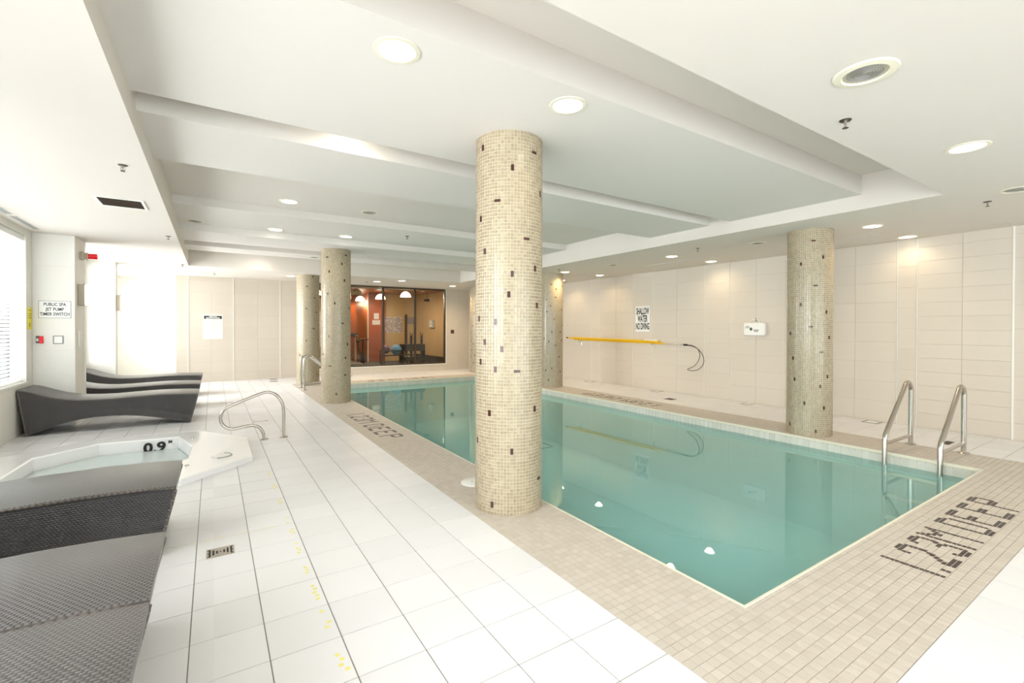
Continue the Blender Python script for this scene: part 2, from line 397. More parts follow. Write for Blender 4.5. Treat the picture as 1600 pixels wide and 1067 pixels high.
G = {'1': ['#']*13, '.': ['.']*11+['#', '#'],
 '2': ['.####.', '######', '#....#', '#....#', '.....#', '.....#', '....#.', '...##.', '..##..', '.##...', '##....', '######', '######'],
 '3': ['.####.', '######', '#....#', '.....#', '.....#', '....##', '..###.', '....##', '.....#', '.....#', '#....#', '######', '.####.'],
 'M': ['#......#', '##....##', '###..###', '#.####.#', '#..##..#']+['#......#']*8,
 'D': ['#####..', '######.']+['#.....#']*9+['######.', '#####..'],
 'E': ['#######', '#######', '#......', '#......', '#......', '#####..', '#####..', '#......', '#......', '#......', '#......', '#######', '#######'],
 'P': ['######.', '#######', '#.....#', '#.....#', '#.....#', '#######', '######.']+['#......']*6}
cells = []; u = 0
for ch, gap in zip('1.23MDEEP', (3, 3, 3, 2, 7, 3, 4, 4, 0)):
    g = G[ch]
    for r, row in enumerate(g):
        for c_, v in enumerate(row):
            if v == '#': cells.append((u+c_, 12-r))
    u += len(g[0])+gap
UW = u
def marking(origin, du, dv, length, height, where):
    """dark mosaic letters: du along the text, dv towards the letter tops"""
    mb = MB(); cu, cv = length/UW, height/13
    for (i, j) in cells:
        a = Vector(origin)+Vector(du)*(i+.5)*cu+Vector(dv)*(j+.5)*cv
        hx = abs(du[0])*cu/2+abs(dv[0])*cv/2-.0012; hy = abs(du[1])*cu/2+abs(dv[1])*cv/2-.0012
        if (i-1, j) not in cells and (i+1, j) not in cells:
            hx += abs(du[0])*cu*.16; hy += abs(du[1])*cu*.16
        mb.tile(a.x-hx, a.x+hx, a.y-hy, a.y+hy, -.003, .0016, .001)
    o = mb.build('depth_marking', M['black'], coping, kind='stuff'); o['label'] = 'dark mosaic lettering 1.23M DEEP on the '+where+' coping'
marking((3.645, .892, 0), (1, 0, 0), (0, 1, 0), 2.0, .32, 'near')
marking((1.89, 8.09, 0), (0, -1, 0), (1, 0, 0), 2.0, .31, 'window side')
marking((7.31, 5.92, 0), (0, 1, 0), (-1, 0, 0), 2.0, .31, 'right wall side')
marking((5.55, 13.12, 0), (-1, 0, 0), (0, -1, 0), 1.95, .31, 'far')
basin = thing('pool_basin', 'pale aqua painted basin of the swimming pool below the water', 'pool', (4.5, 7, -1.2))
def rel(o, root): o.parent = root; o.location = tuple(-Vector(root.location)+Vector(o.location)); return o
mb = MB(); t = .12; zt = -.051
mb.box(PX0-t, PX1+t, PY0-t, PY1+t, -1.35, -1.22)
rel(mb.build('basin_floor', M['basin']), basin)
mb = MB()
mb.box(PX0-t, PX0, PY0-t, PY1+t, -1.22, zt); mb.box(PX1, PX1+t, PY0-t, PY1+t, -1.22, zt)
mb.box(PX0, PX1, PY0-t, PY0, -1.22, zt); mb.box(PX0, PX1, PY1, PY1+t, -1.22, zt)
rel(mb.build('basin_wall', M['basin']), basin)
mb = MB(); p = .0762; zt = -.033
for i in range(int((PY1-PY0)/p)):
    y = PY0+i*p; mb.tile(0, 0, 0, 0, 0, 0) if 0 else None
    for X, sg in ((PX1, -1), (PX0, 1)):
        xo = X+sg*.004
        mb.add([(X, y+.0015, -.19), (X, y+p-.0015, -.19), (X, y+p-.0015, zt), (X, y+.0015, zt), (xo, y+.003, -.1885), (xo, y+p-.003, -.1885), (xo, y+p-.003, zt-.002), (xo, y+.003, zt-.002)],
               [(4, 5, 6, 7)[::sg], (0, 1, 5, 4)[::sg], (1, 2, 6, 5)[::sg], (2, 3, 7, 6)[::sg], (3, 0, 4, 7)[::sg]])
for i in range(int((PX1-PX0)/p)):
    x = PX0+.01+i*p
    for Y, sg in ((PY1, -1), (PY0, 1)):
        yo = Y+sg*.004
        mb.add([(x+.0015, Y, -.19), (x+p-.0015, Y, -.19), (x+p-.0015, Y, zt), (x+.0015, Y, zt), (x+.003, yo, -.1885), (x+p-.003, yo, -.1885), (x+p-.003, yo, zt-.002), (x+.003, yo, zt-.002)],
               [(4, 5, 6, 7)[::-sg], (0, 1, 5, 4)[::-sg], (1, 2, 6, 5)[::-sg], (2, 3, 7, 6)[::-sg], (3, 0, 4, 7)[::-sg]])
rel(mb.build('waterline_tiles', M['band'], kind='stuff'), basin)
mb = MB(); a, b, c, d, w = 6.02, 6.53, 8.29, 8.80, .045
for q in ((a, b, c, c+w), (a, b, d-w, d), (a, a+w, c+w, d-w), (b-w, b, c+w, d-w)): mb.box(*q, -1.22, -1.215)
rel(mb.build('drain_outline', M['blk']), basin)
mb = MB().box(6.2, 6.35, 8.47, 8.62, -1.22, -1.21); rel(mb.build('main_drain', M['white']), basin)
n = 24; vs = []; fs = []
mb = MB(); mb.add([(PX0, PY0, WZ), (PX1, PY0, WZ), (PX1, PY1, WZ), (PX0, PY1, WZ)], [(0, 1, 2, 3)])
tag(mb.build('pool_water', M['water']), 'calm turquoise water filling the swimming pool', 'water')
# skimmer lid beside the near column
sk = thing('skimmer_lid', 'round white skimmer lid set in the coping behind the nearest column', 'lid', (2.10, 3.90, 0))
MB().lathe([(.128, .0), (.128, .006), (.118, .011), (0.001, .012)], 40).build('cover', M['white'], sk, smooth=True)
MB().box(-.035, -.015, -.006, .006, .011, .0135).box(.015, .035, -.006, .006, .011, .0135).build('finger_hole', M['grey'], sk)
# ladders
def ladder(loc, rz, label, steel):
    t = thing('pool_ladder', label, 'ladder', loc, None, rz)   # local +x towards the water; rails at y 0 and .5
    for y in (0, .5):
        pts = fillet([(0, y, 0), (-.0, y, .62), (.22, y, .83), (.83, y, .19), (.84, y, -1.05)], [.1, .16, .09])
        pts = fillet([(0, y, 0), (0, y, .86), (.30, y, .80), (.835, y, .20), (.835, y, -1.05)], [.23, .02, .08])
        pts = [(0, y, 0)]+[(0+.115-.115*math.cos(a), y, .69+.115*math.sin(a)) for a in [i*PI*.80/12 for i in range(13)]]
        pts += [(.80, y, .235), (.822, y, .205), (.835, y, .165), (.835, y, -1.05)]
        MB().tube(pts, .0255, 14).build('rail', M['steel'], t, smooth=True)
        MB().lathe([(.058, 0), (.058, .006), (.05, .013), (.027, .016)], 28, (0, y)).build('flange', M['steel'], t, smooth=True)
        MB().tube([(0, y, .115), (.835, y, .115)], .02, 10).build('crossbar', M['steel'], t, smooth=True)
    for z in (-.21, -.47, -.73):
        MB().bev(.80, .92, .02, .48, z-.025, z, .006).build('step', M['lip'], t)
    return t
ladder((7.54, 2.19, 0), PI, 'steel grab-rail pool ladder standing at the near right corner of the pool', 0)
ladder((1.81, 11.86, 0), 0, 'steel grab-rail pool ladder behind the second column on the window side', 0)
# ---------------------------------------------------------------- ceiling
ceil = bpy.data.objects.new('ceiling', None); C.objects.link(ceil); ceil['kind'] = 'structure'
LX0, LX1, LY0, LY1 = -.46, 6.28, 1.57, 12.58
mb = MB()
mb.box(XW-.3, LX0, YN, 16.3, SOF, 3.4); mb.box(LX1, XR+.1, YN, 15.3, SOF, 3.4); mb.box(LX0, LX1, YN, LY0, SOF, 3.4); mb.box(LX0, LX1, LY1, 16.3, SOF, 3.4)
mb.build('soffit', M['ceiling'], ceil)
MB().box(LX0, LX1, LY0, LY1, DEEP, 3.4).build('coffer_panel', M['ceiling'], ceil)
for a, b, z in ((2.29, 3.90, BZ), (4.24, 5.36, BZ), (7.6, 8.99, 3.14), (8.99, 10.02, BZ), (10.9, 11.6, 3.08)):
    MB().box(LX0, LX1, a, b, z, DEEP).build('beam', M['beam'], ceil)
# ---------------------------------------------------------------- walls
def wall_tiles(wall, panels, plane, axis, face, m, th=.006, px=.305, limit=300, name='wall_tile'):
    """panels: (u0, u1, z0, z1, course height, first joint z); axis 'x' wall plane x=const runs along y, 'y' the other way"""
    L = []
    for (u0, u1, z0, z1, ch, zj) in panels:
        z = zj-math.ceil((zj-z0)/ch)*ch
        while z < z1-.01:
            a, b = max(z, z0), min(z+ch, z1); z += ch
            if b-a < .012: continue
            n = max(1, round((u1-u0)/px)); w = (u1-u0)/n
            for k in range(n): L.append((u0+k*w, u0+(k+1)*w, a, b))
    def boxof(mb, a, b, c, d, cx=0, cz=0):
        g = .0008; e = .0014
        p0 = [(a+g, c+g), (b-g, c+g), (b-g, d-g), (a+g, d-g)]; p1 = [(a+e, c+e), (b-e, c+e), (b-e, d-e), (a+e, d-e)]
        f = (lambda u, v, w: (plane+face*w, u, v)) if axis == 'x' else (lambda u, v, w: (u, plane+face*w, v))
        vs = [f(u, v, 0) for u, v in p0]+[f(u, v, th) for u, v in p1]
        s = 1 if (axis == 'x') == (face > 0) else -1
        mb.add(vs, [q[::s] for q in ((4, 5, 6, 7), (0, 1, 5, 4), (1, 2, 6, 5), (2, 3, 7, 6), (3, 0, 4, 7))])
    pt = (lambda q: (plane, (q[0]+q[1])/2, (q[2]+q[3])/2)) if axis == 'x' else (lambda q: ((q[0]+q[1])/2, plane, (q[2]+q[3])/2))
    L.sort(key=lambda q: -seen(pt(q))*(q[1]-q[0])*(q[3]-q[2]))
    cache = {}; rest = MB()
    for k, q in enumerate(L):
        if k < limit and seen(pt(q)):
            key = (round(q[1]-q[0], 4), round(q[3]-q[2], 4))
            c = pt(q)
            if key not in cache:
                t = MB(); old = (-key[0]/2, key[0]/2, -key[1]/2, key[1]/2); boxof(t, *old)
                t.v = [((v[0]-plane) if axis == 'x' else v[0], (v[1]-plane) if axis == 'y' else v[1], v[2]) for v in t.v]
                cache[key] = t.mesh(name, m)
            put(name, cache[key], wall, c)
        else: boxof(rest, *q)
    if rest.v: rest.build(name+'_field', m, wall, kind='stuff')
def struct(name, mb, m): return mb.build(name, m, kind='structure')
# right wall
wr = struct('wall_right', MB().box(XR+.006, XR+.2, YN, 15.3, -.05, 3.0), M['grout_w'])
ys = [-3.2, -.6, 1.535, 2.54, 2.78, 5.58, 6.15, 7.58, 8.19, 9.37, 9.73, 11.1, 12.4, YF]
pan = []
for k in range(len(ys)-1):
    a, b = ys[k], ys[k+1]
    pan.append((a+.008, b-.008, 0, SOF, .2075, .22) if a == 1.535 else (a+.008, b-.008, 0, SOF, .315, .86+(.0 if k % 2 else .1)))
wall_tiles(wr, pan, XR+.006, 'x', -1, M['walltile'], px=.61)
for y in ys[1:-1]: MB().bev(XR-.006, XR+.006, y-(.011 if y < 2 else .006), y+(.011 if y < 2 else .006), 0, SOF, .003).build('joint_strip', M['trim'], wr)
# far wall with the gym window
GX0, GX1, GZ0, GZ1 = 2.42, 6.93, .235, 2.845
mb = MB(); y = YF+.006
mb.box(-.82, GX0, y, y+.16, -.05, 3.0); mb.box(GX1, XR+.1, y, y+.16, -.05, 3.0); mb.box(GX0, GX1, y, y+.16, -.05, GZ0); mb.box(GX0, GX1, y, y+.16, GZ1, 3.0)
wf = struct('wall_far', mb, M['grout_w'])
pan = [(a+.01, b-.01, 0, SOF, .315, .86) for a, b in ((-.82, -.56), (-.56, .48), (.48, 1.65), (1.65, GX0+.01), (GX1+.03, 7.9), (7.9, XR-.01))]
pan += [(GX0, GX1+.03, 0, GZ0-.005, .24, .24)]
wall_tiles(wf, pan, y, 'y', -1, M['walltile'], px=.61)
for x in (-.56, .48, 1.65, 7.9): MB().bev(x-.01, x+.01, YF-.008, YF+.006, 0, SOF, .003).build('joint_strip', M['trim'], wf)
# return and back of the alcove beside the windows
struct('wall_alcove', MB().box(-.83, -.80, YF+.17, 16.2, -.05, 3.0).box(XW-.2, -.80, 16.2, 16.3, -.05, 3.0), M['wall'])
# window wall
mb = MB(); xo = XW-.22
mb.box(xo, XW, YN, 16.3, -.05, .70); mb.box(xo, XW, YN, 16.3, 2.77, 3.0)
for a, b in ((YN, -2.6), (3.0, 3.25), (9.21, 10.16), (12.75, 13.1), (15.9, 16.3)): mb.box(xo, XW, a, b, .70, 2.77)
wl = struct('wall_left', mb, M['wall'])
p1 = struct('trim_1', MB().box(XW, -1.755, 9.466, 10.11, 0, SOF), M['wall'])
wall_tiles(p1, [(XW+.004, -1.757, 0, SOF, .63, .5)], 9.466, 'y', -1, M['piertile'], .005, .47)
struct('trim_2', MB().box(XW, -1.74, 12.80, 13.05, 0, SOF), M['wall'])
MB().box(-1.757, -1.745, 10.04, 10.115, 0, SOF).build('corner_bead', M['trim'], p1)
struct('wall_near', MB().box(XW-.3, XR+.1, YN-.2, YN, -.05, .2).box(XW-.3, XR+.1, YN-.2, YN, 2.6, 3.4).box(XW-.3, -1.6, YN-.2, YN, .2, 2.6).box(8.0, XR+.1, YN-.2, YN, .2, 2.6), M['wall'])
nw = struct('window_4', MB().box(-1.6, 8.0, YN-.12, YN-.1, .2, 2.6), M['glass'])
def window(num, a, b, nm):
    w = bpy.data.objects.new('window_%d' % num, None); C.objects.link(w); w['kind'] = 'structure'
    x = XW-.12; mb = MB()
    mb.box(x-.03, x+.03, a, b, .70, .75); mb.box(x-.03, x+.03, a, b, 2.72, 2.77)
    n = nm
    for k in range(n+1):
        y = a+(b-a)*k/n; mb.box(x-.03, x+.03, max(a, y-.025), min(b, y+.025), .75, 2.72)
    mb.build('window_frame', M['white'], w)
    MB().bev(XW-.2, XW+.02, a-.02, b, .68, .712, .004).build('window_sill', M['white'], w)
    for k in range(n):
        y0_, y1_ = a+(b-a)*k/n+.025, a+(b-a)*(k+1)/n-.025
        MB().box(x-.004, x+.004, y0_, y1_, .75, 2.72).build('pane', M['glass'], w)
    return w
window(1, 3.25, 9.21, 4); window(2, 10.16, 12.75, 2); window(3, 13.1, 15.9, 2); window(5, -2.6, 3.0, 4)
# blinds in the first window
def blind(a, b, label):
    t = thing('window_blind', label, 'blind', (XW-.045, (a+b)/2, 2.72), 'white blinds on the window')
    h = (b-a)/2
    me = MB(); 
    c, s = math.cos(-.8)*.024, math.sin(-.8)*.024
    me.add([(-c, -h, s), (c, -h, -s), (c, h, -s), (-c, h, s), (-c, -h, s+.0015), (c, -h, -s+.0015), (c, h, -s+.0015), (-c, h, s+.0015)],
           [(0, 3, 2, 1), (4, 5, 6, 7), (0, 1, 5, 4), (1, 2, 6, 5), (2, 3, 7, 6), (3, 0, 4, 7)])
    sm = me.mesh('slat', M['blind'])
    for k in range(39): put('slat', sm, t, (0, 0, -.07-.05*k))
    MB().bev(-.03, .03, -h, h, -.03, .045, .004).build('head_rail', M['white'], t)
    MB().bev(-.015, .015, -h, h, -2.015, -1.995, .003).build('bottom_rail', M['white'], t)
    return t
b1 = blind(6.25, 9.19, 'white slatted blind in the window nearest the first pier')
mb = MB()
for k in range(46):
    for dy in (0, .05): mb.lathe([(.001, -.006), (.006, -.003), (.006, .003), (.001, .006)], 6, (.04, 1.05+dy)); 
    for i in range(48): 
        v = mb.v[-1-i]; mb.v[-1-i] = (v[0], v[1], v[2]-.06-k*.016)
mb.build('bead_chain', M['grey'], b1)
blind(3.3, 6.2, 'white slatted blind in the window beside the near loungers')
# ---------------------------------------------------------------- gym behind the glass
gw = bpy.data.objects.new('window_6', None); C.objects.link(gw); gw['kind'] = 'structure'
y = YF-.012; mb = MB(); t = .045
mb.bev(GX0, GX1, y, y+.1, GZ0, GZ0+t, .004); mb.bev(GX0, GX1, y, y+.1, GZ1-t, GZ1, .004); mb.bev(GX0, GX0+t, y, y+.1, GZ0+t, GZ1-t, .004); mb.bev(GX1-t, GX1, y, y+.1, GZ0+t, GZ1-t, .004)
mb.build('window_frame', M['bronze'], gw)
mull = [3.5, 4.70, 5.805]
for x in mull: MB().bev(x-.028, x+.028, y, y+.09, GZ0+t, GZ1-t, .004).build('mullion', M['bronze'], gw)
e = [GX0+t]+mull+[GX1-t]
for i in range(4): MB().box(e[i]+.02, e[i+1]-.02, y+.04, y+.048, GZ0+t-.01, GZ1-t+.01).build('pane', M['gglass'], gw)
MB().bev(GX0-.02, GX1+.03, YF-.025, YF+.01, GZ0-.03, GZ0, .004).bev(GX1, GX1+.03, YF-.018, YF+.01, GZ0, SOF, .004).build('surround', M['trim'], gw)
gym = struct('floor_gym', MB().box(1.2, 8.1, YF+.17, 24.5, -.05, 0), M['gfloor'])
MB().box(4.4, 8.0, YF+.25, 20.3, 0, .012).build('rubber_mat', M['gmat'], gym)
struct('ceiling_gym', MB().box(1.2, 8.1, YF+.17, 24.5, 2.98, 3.1), M['woodc'])
mb = MB().box(7.9, 8.1, YF+.17, 20.5, 0, 3.0)
gr = struct('wall_gym_right', mb, M['tan'])
MB().bev(7.87, 7.9, YF+.2, 20.4, 0.012, .30, .005).build('wall_base', M['gmat'], gr)
struct('wall_gym_back', MB().box(5.95, 7.9, 20.4, 20.6, 0, 3.0), M['tan'])
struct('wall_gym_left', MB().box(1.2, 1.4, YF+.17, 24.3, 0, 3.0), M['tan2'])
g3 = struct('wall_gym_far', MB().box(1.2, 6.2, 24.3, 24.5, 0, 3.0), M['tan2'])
MB().bev(5.15, 5.7, 24.24, 24.3, 0, 2.05, .01).build('door_leaf', M['wood'], g3)
wp = tag(MB().bev(5.60, 6.32, 20.0, 24.3, 0.0, 2.98, .01).build('wood_partition', M['wood']), 'tall orange cherry wood partition wall inside the gym', 'partition')
MB().bev(5.565, 5.60, 19.98, 20.06, 0, 2.98, .006).build('edge_post', M['cream'], wp)
MB().bev(5.83, 6.05, 19.985, 20.0, 1.86, 2.12, .003).bev(5.76, 6.1, 19.985, 20.0, 1.62, 1.82, .003).build('notice', M['paper'], wp)
def pendant(x, y, lit, label):
    t = thing('pendant_lamp', label, 'lamp', (x, y, 2.66), 'pendant lamps in the gym')
    prof = [(.20, 0), (.195, .04), (.17, .10), (.12, .16), (.06, .195), (.03, .205)]
    MB().lathe(prof+[(.02, .20), (.055, .185), (.11, .15), (.16, .095), (.185, .04), (.195, .002)], 24, cap=False).build('shade', M['pend' if lit else 'pendoff'], t, smooth=True)
    MB().lathe([(.03, .20), (.03, .27), (.006, .275), (.006, .32)], 10).build('stem', M['steel'], t, smooth=True)
    MB().lathe([(.05, .305), (.05, .32)], 16).build('ceiling_cap', M['steel'], t)
    if lit:
        l = bpy.data.lights.new('pendant_bulb', 'POINT'); l.energy = 70; l.color = (1, .82, .6); l.shadow_soft_size = .08
        o = bpy.data.objects.new('pendant_bulb', l); C.objects.link(o); o.parent = t; o.location = (0, 0, .02)
pendant(6.13, 16.9, 1, 'lit white dome pendant nearest the right side of the gym glass')
pendant(5.72, 18.7, 1, 'lit white dome pendant straddling the second mullion of the gym window')
pendant(5.36, 20.4, 1, 'lit white dome pendant in front of the orange wood partition edge')
pendant(4.25, 16.7, 0, 'unlit glass dome pendant just right of the second column')
pendant(5.0, 22.6, 1, 'small lit dome pendant deepest in the gym beside the second column')
pendant(3.05, 17.5, 1, 'lit dome pendant seen in the gap between the two far left columns')
# exercise balls on a stand
ball = tag(MB().lathe([(max(.001, .2*math.sin(a)), -.2*math.cos(a)) for a in [i*PI/14 for i in range(15)]], 24).build('exercise_ball', M['ballb'], loc=(5.94, 17.4, .64), smooth=True), 'blue exercise ball on the stand behind the gym glass', 'ball', 'exercise balls')
tag(MB().lathe([(max(.001, .165*math.sin(a)), -.165*math.cos(a)) for a in [i*PI/14 for i in range(15)]], 24).build('exercise_ball', M['ballp'], loc=(5.52, 17.4, .66), smooth=True), 'purple exercise ball left of the blue one behind the gym glass', 'ball', 'exercise balls')
rk = thing('ball_stand', 'black metal stand holding the exercise balls in the gym', 'rack', (5.8, 17.4, .012))
for x in (-.42, .5):
    for yy in (-.2, .2): MB().tube([(x, yy, 0), (x, yy, .62)], .02, 8).build('leg', M['blk'], rk, smooth=True)
for z in (.42, .60):
    for yy in (-.215, .215): MB().tube([(-.42, yy, z), (.9, yy, z)], .016, 8).build('crossbar', M['blk'], rk, smooth=True)
sq = thing('weight_rack', 'black dumbbell rack with twin forked uprights in the gym', 'rack', (6.75, 17.9, .012))
for x in (-.02, .42):
    MB().box(x-.035, x+.035, -.05, .05, 0, 1.15).build('upright', M['blk'], sq)
    MB().tube([(x, 0, 1.1), (x-.06, 0, 1.3)], .014, 6).tube([(x, 0, 1.1), (x+.06, 0, 1.26)], .014, 6).build('fork', M['blk'], sq, smooth=True)
MB().bev(-.45, .5, -.2, .2, .55, .82, .01).build('shelf', M['blk'], sq); MB().bev(-.45, .5, -.2, .2, .15, .3, .01).build('shelf', M['blk'], sq)
for x in (-.43, .48): MB().box(x-.02, x+.02, -.2, .2, 0, .6).build('side_frame', M['blk'], sq)
tr = thing('treadmill', 'dark treadmill with raised console seen right of the second column', 'treadmill', (4.15, 17.2, 0.012))
MB().bev(-.38, .38, -.75, .75, .06, .2, .03).build('deck', M['blk'], tr); MB().box(-.36, .36, -.7, .7, 0, .06).build('base', M['blk'], tr)
for x in (-.36, .36): MB().tube([(x, .6, .15), (x, .75, 1.2), (x, .35, 1.16)], .03, 8).build('handrail', M['grey'], tr, smooth=True)
MB().bev(-.42, .42, .6, .8, 1.14, 1.26, .02).build('console', M['blk'], tr)
bk = thing('exercise_bike', 'black exercise bike low behind the gym glass by the partition', 'bike', (4.95, 18.8, 0.012))
MB().lathe([(.22, -.03), (.25, -.02), (.25, .02), (.22, .03)], 24).build('flywheel', M['blk'], bk, smooth=True)
bk.children[0].rotation_euler = (0, PI/2, 0); bk.children[0].location = (0, -.3, .29)
MB().tube([(0, -.3, .3), (0, .35, .45), (0, .4, .9)], .03, 8).tube([(0, -.3, .3), (0, -.35, 1.0)], .03, 8).build('frame', M['blk'], bk, smooth=True)
MB().bev(-.1, .1, .28, .55, .9, .97, .03).build('saddle', M['blk'], bk); MB().box(-.2, .2, -.5, -.44, 0, .05).box(-.2, .2, .4, .46, 0, .05).build('foot_bar', M['blk'], bk)
MB().tube([(-.22, -.38, 1.02), (.22, -.38, 1.02)], .02, 8).build('handlebar', M['blk'], bk, smooth=True)
def poster(x0, x1, z0, z1, label):
    t = thing('poster', label, 'poster', ((x0+x1)/2, 20.395, (z0+z1)/2)); w, h = (x1-x0)/2, (z1-z0)/2
    MB().box(-w, w, -.006, .0, -h, h).build('sheet', M['paper'], t)
    mb = MB()
    for j in range(9):
        for i in range(4):
            if random.random() < .8: mb.box(-w+.04+i*w*.47, -w+.04+i*w*.47+w*.34, -.0075, -.006, h-.1-j*h*.205, h-.1-j*h*.205+h*.11)
    mb.build('printed_figures', M['chart'], t, kind='stuff')
poster(6.40, 6.76, 1.28, 1.98, 'pale exercise chart half hidden by the gym window mullion')
poster(6.83, 7.22, 1.26, 2.0, 'white and violet exercise chart right of the paler one')
tag(MB().bev(7.52, 7.80, 20.34, 20.395, 1.66, 1.98, .005).build('wall_cabinet', M['grey']), 'small grey cabinet on the tan back wall of the gym', 'cabinet')
tag(MB().bev(7.36, 7.46, 20.33, 20.395, .3, 2.1, .006).build('wooden_post', M['bronze']), 'slim brown wooden post on the back wall of the gym', 'post')
dp = thing('towel_dispenser', 'pale blue-white dispenser with a black figure on the tan gym wall', 'dispenser', (7.895, 18.4, 1.66))
MB().bev(-.12, 0, -.17, .17, -.17, .17, .02).build('housing', M['mould'], dp)
MB().box(-.122, -.12, -.12, .12, -.12, .12).build('label_plate', M['sign'], dp)
MB().box(-.124, -.122, -.02, .02, -.05, .05).lathe([(.001, .06), (.018, .075), (.001, .09)], 8, (-.123, 0)).build('figure', M['ink'], dp)
cm = thing('security_camera', 'black security camera hanging from the gym ceiling by the right pane', 'camera', (7.3, 17.6, 2.98))
MB().tube([(0, 0, 0), (0, 0, -.3)], .01, 6).build('drop_rod', M['blk'], cm); MB().bev(-.14, .08, -.05, .05, -.42, -.32, .015).build('housing', M['blk'], cm)
# ---------------------------------------------------------------- mosaic columns
ACC = {'A': [(-2.038, 2.713), (-2.539, 2.467), (-1.372, 2.878), (-2.999, 2.896), (-1.046, 2.555), (-1.632, 2.182), (-3.088, 2.351), (-2.03, 1.877), (-2.892, 2.069), (-1.316, 1.949), (-1.219, 1.653), (3.133, 1.544), (-2.541, 1.522), (-2.145, 1.732), (-3.126, 1.184), (-2.756, 0.793), (-1.268, 0.818), (-1.987, 1.149), (-2.009, 0.504), (-1.139, 0.254), (-2.578, 0.061), (2.963, 0.547), (-2.518, 1.129), (-2.367, 1.311), (-2.897, 1.364)],
'B': [(-2.462, 2.857), (-1.048, 2.917), (-1.333, 2.725), (-2.24, 2.557), (-1.159, 2.409), (-1.83, 1.936), (-0.733, 1.872), (-1.403, 1.557), (-2.195, 1.307), (-0.89, 1.139), (-2.787, 0.954), (-1.078, 0.862), (-2.219, 0.74), (-1.237, 0.555), (-1.727, 0.182), (-2.36, 2.129)],
'C': [(-2.662, 2.674), (-2.175, 2.458), (-3.06, 2.355), (-2.557, 2.082), (-3.048, 1.815), (-1.973, 1.71), (-2.716, 1.518), (2.662, 1.406), (-1.734, 1.348), (-2.275, 1.161), (2.821, 1.046), (2.937, 0.774), (-1.848, 0.824), (-2.234, 0.685), (-2.947, 0.453), (-2.071, 0.38), (2.588, 0.107), (-2.39, 0.059)],
'D': [(-1.307, 2.78), (-1.903, 2.546), (-1.149, 2.25), (-1.848, 1.972), (-0.97, 1.876), (-1.249, 1.464), (-1.878, 1.142), (-0.636, 1.136), (-2.549, 0.769), (-0.64, 0.22)]}
HOR = {'A': (1, 2, 5, 7, 11, 17), 'B': (0, 1, 7, 12, 13), 'C': (0, 3, 6, 9), 'D': (1, 2, 4, 5)}
HOR['A'] = (1, 2, 5, 17, 19)
NA = 66
def column(x, y, top, key, label):
    t = thing('mosaic_column', label, 'column', (x, y, 0), 'round mosaic columns')
    r = .276; MB().lathe([(r, 0), (r, top)], NA).build('shaft', M['colg'], t, smooth=True)
    pitch = .0266; rows = int(top/pitch); pr = top/rows; da = 2*PI/NA; acc = set(); amb = []
    random.seed(hash(key) % 7 if 0 else ord(key))
    lst = list(ACC.get(key, [])); nm = len(lst); tries = 0
    vis = [a for a, z in lst]
    while len(lst) < 56 and tries < 900:
        tries += 1; a, z = random.uniform(-PI, PI), random.uniform(.1, top-.1)
        back = math.atan2(y, x)                       # direction away from the room's near corner
        if nm and math.cos(a-back) < .2: continue
        if all(abs(z-q[1])+r*abs((a-q[0]+PI) % (2*PI)-PI) > .22 for q in lst): lst.append((a, z))
    R2 = .28
    for n_, (a, z) in enumerate(lst):
        i = int((a % (2*PI))/da) % NA; j = min(rows-3, max(1, int(z/pr)))
        hor = (n_ in HOR[key]) if key in HOR and n_ < nm else random.random() < .4
        cellz = [(i, j), ((i+1) % NA, j)] if hor else [(i, j), (i, j+1)]
        if any(c in acc for c in cellz): continue
        acc.update(cellz)
        n = 2 if hor else 1; a0 = i*da; a1 = a0+n*da; z0 = j*pr; z1 = z0+(1 if hor else 2)*pr
        mb = MB(); g = .0016; k = 2 if hor else 1; vs = []
        for s in range(k+1):
            aa = a0+g/r+(a1-a0-2*g/r)*s/k
            for rr, zz in ((r-.001, z0+g), (R2+.001, z0+g+.001), (R2+.001, z1-g-.001), (r-.001, z1-g)): vs.append((rr*math.cos(aa), rr*math.sin(aa), zz))
        fs = [(s*4+q, (s+1)*4+q, (s+1)*4+q+1, s*4+q+1) for s in range(k) for q in range(3)]+[(0, 1, 2, 3), (k*4+3, k*4+2, k*4+1, k*4)]
        mb.add(vs, fs).build('accent_tile', M['accent'], t)
    vs, fs = [], []; g = .0021
    for i in range(NA):
        a0, a1 = i*da+g/r, (i+1)*da-g/r; b0, b1 = a0+.0008/r, a1-.0008/r
        c = [(r*math.cos(a0), r*math.sin(a0)), (r*math.cos(a1), r*math.sin(a1)), (R2*math.cos(b1), R2*math.sin(b1)), (R2*math.cos(b0), R2*math.sin(b0))]
        for j in range(rows):
            if (i, j) in acc: continue
            z0, z1 = j*pr+g, (j+1)*pr-g; k = len(vs)
            vs += [(c[0][0], c[0][1], z0), (c[1][0], c[1][1], z0), (c[1][0], c[1][1], z1), (c[0][0], c[0][1], z1),
                   (c[3][0], c[3][1], z0+.0008), (c[2][0], c[2][1], z0+.0008), (c[2][0], c[2][1], z1-.0008), (c[3][0], c[3][1], z1-.0008)]
            fs += [(k+4, k+5, k+6, k+7), (k, k+1, k+5, k+4), (k+1, k+2, k+6, k+5), (k+2, k+3, k+7, k+6), (k+3, k, k+4, k+7)]
    mb = MB(); mb.v = vs; mb.f = fs; mb.build('mosaic', M['colt'], t, kind='stuff')
column(2.0926, 3.2818, BZ, 'A', 'large round beige mosaic column nearest the camera at the pool edge')
column(2.0678, 9.692, BZ, 'B', 'round beige mosaic column on the window side, second along the pool')
column(7.12, 3.212, SOF, 'C', 'round beige mosaic column by the steel ladder on the right side of the pool')
column(2.10, 13.15, SOF, 'D', 'round beige mosaic column farthest back on the window side, half behind the second one')
column(7.27, 9.35, SOF, 'E', 'round mosaic column just right of the nearest column, mostly hidden by it')
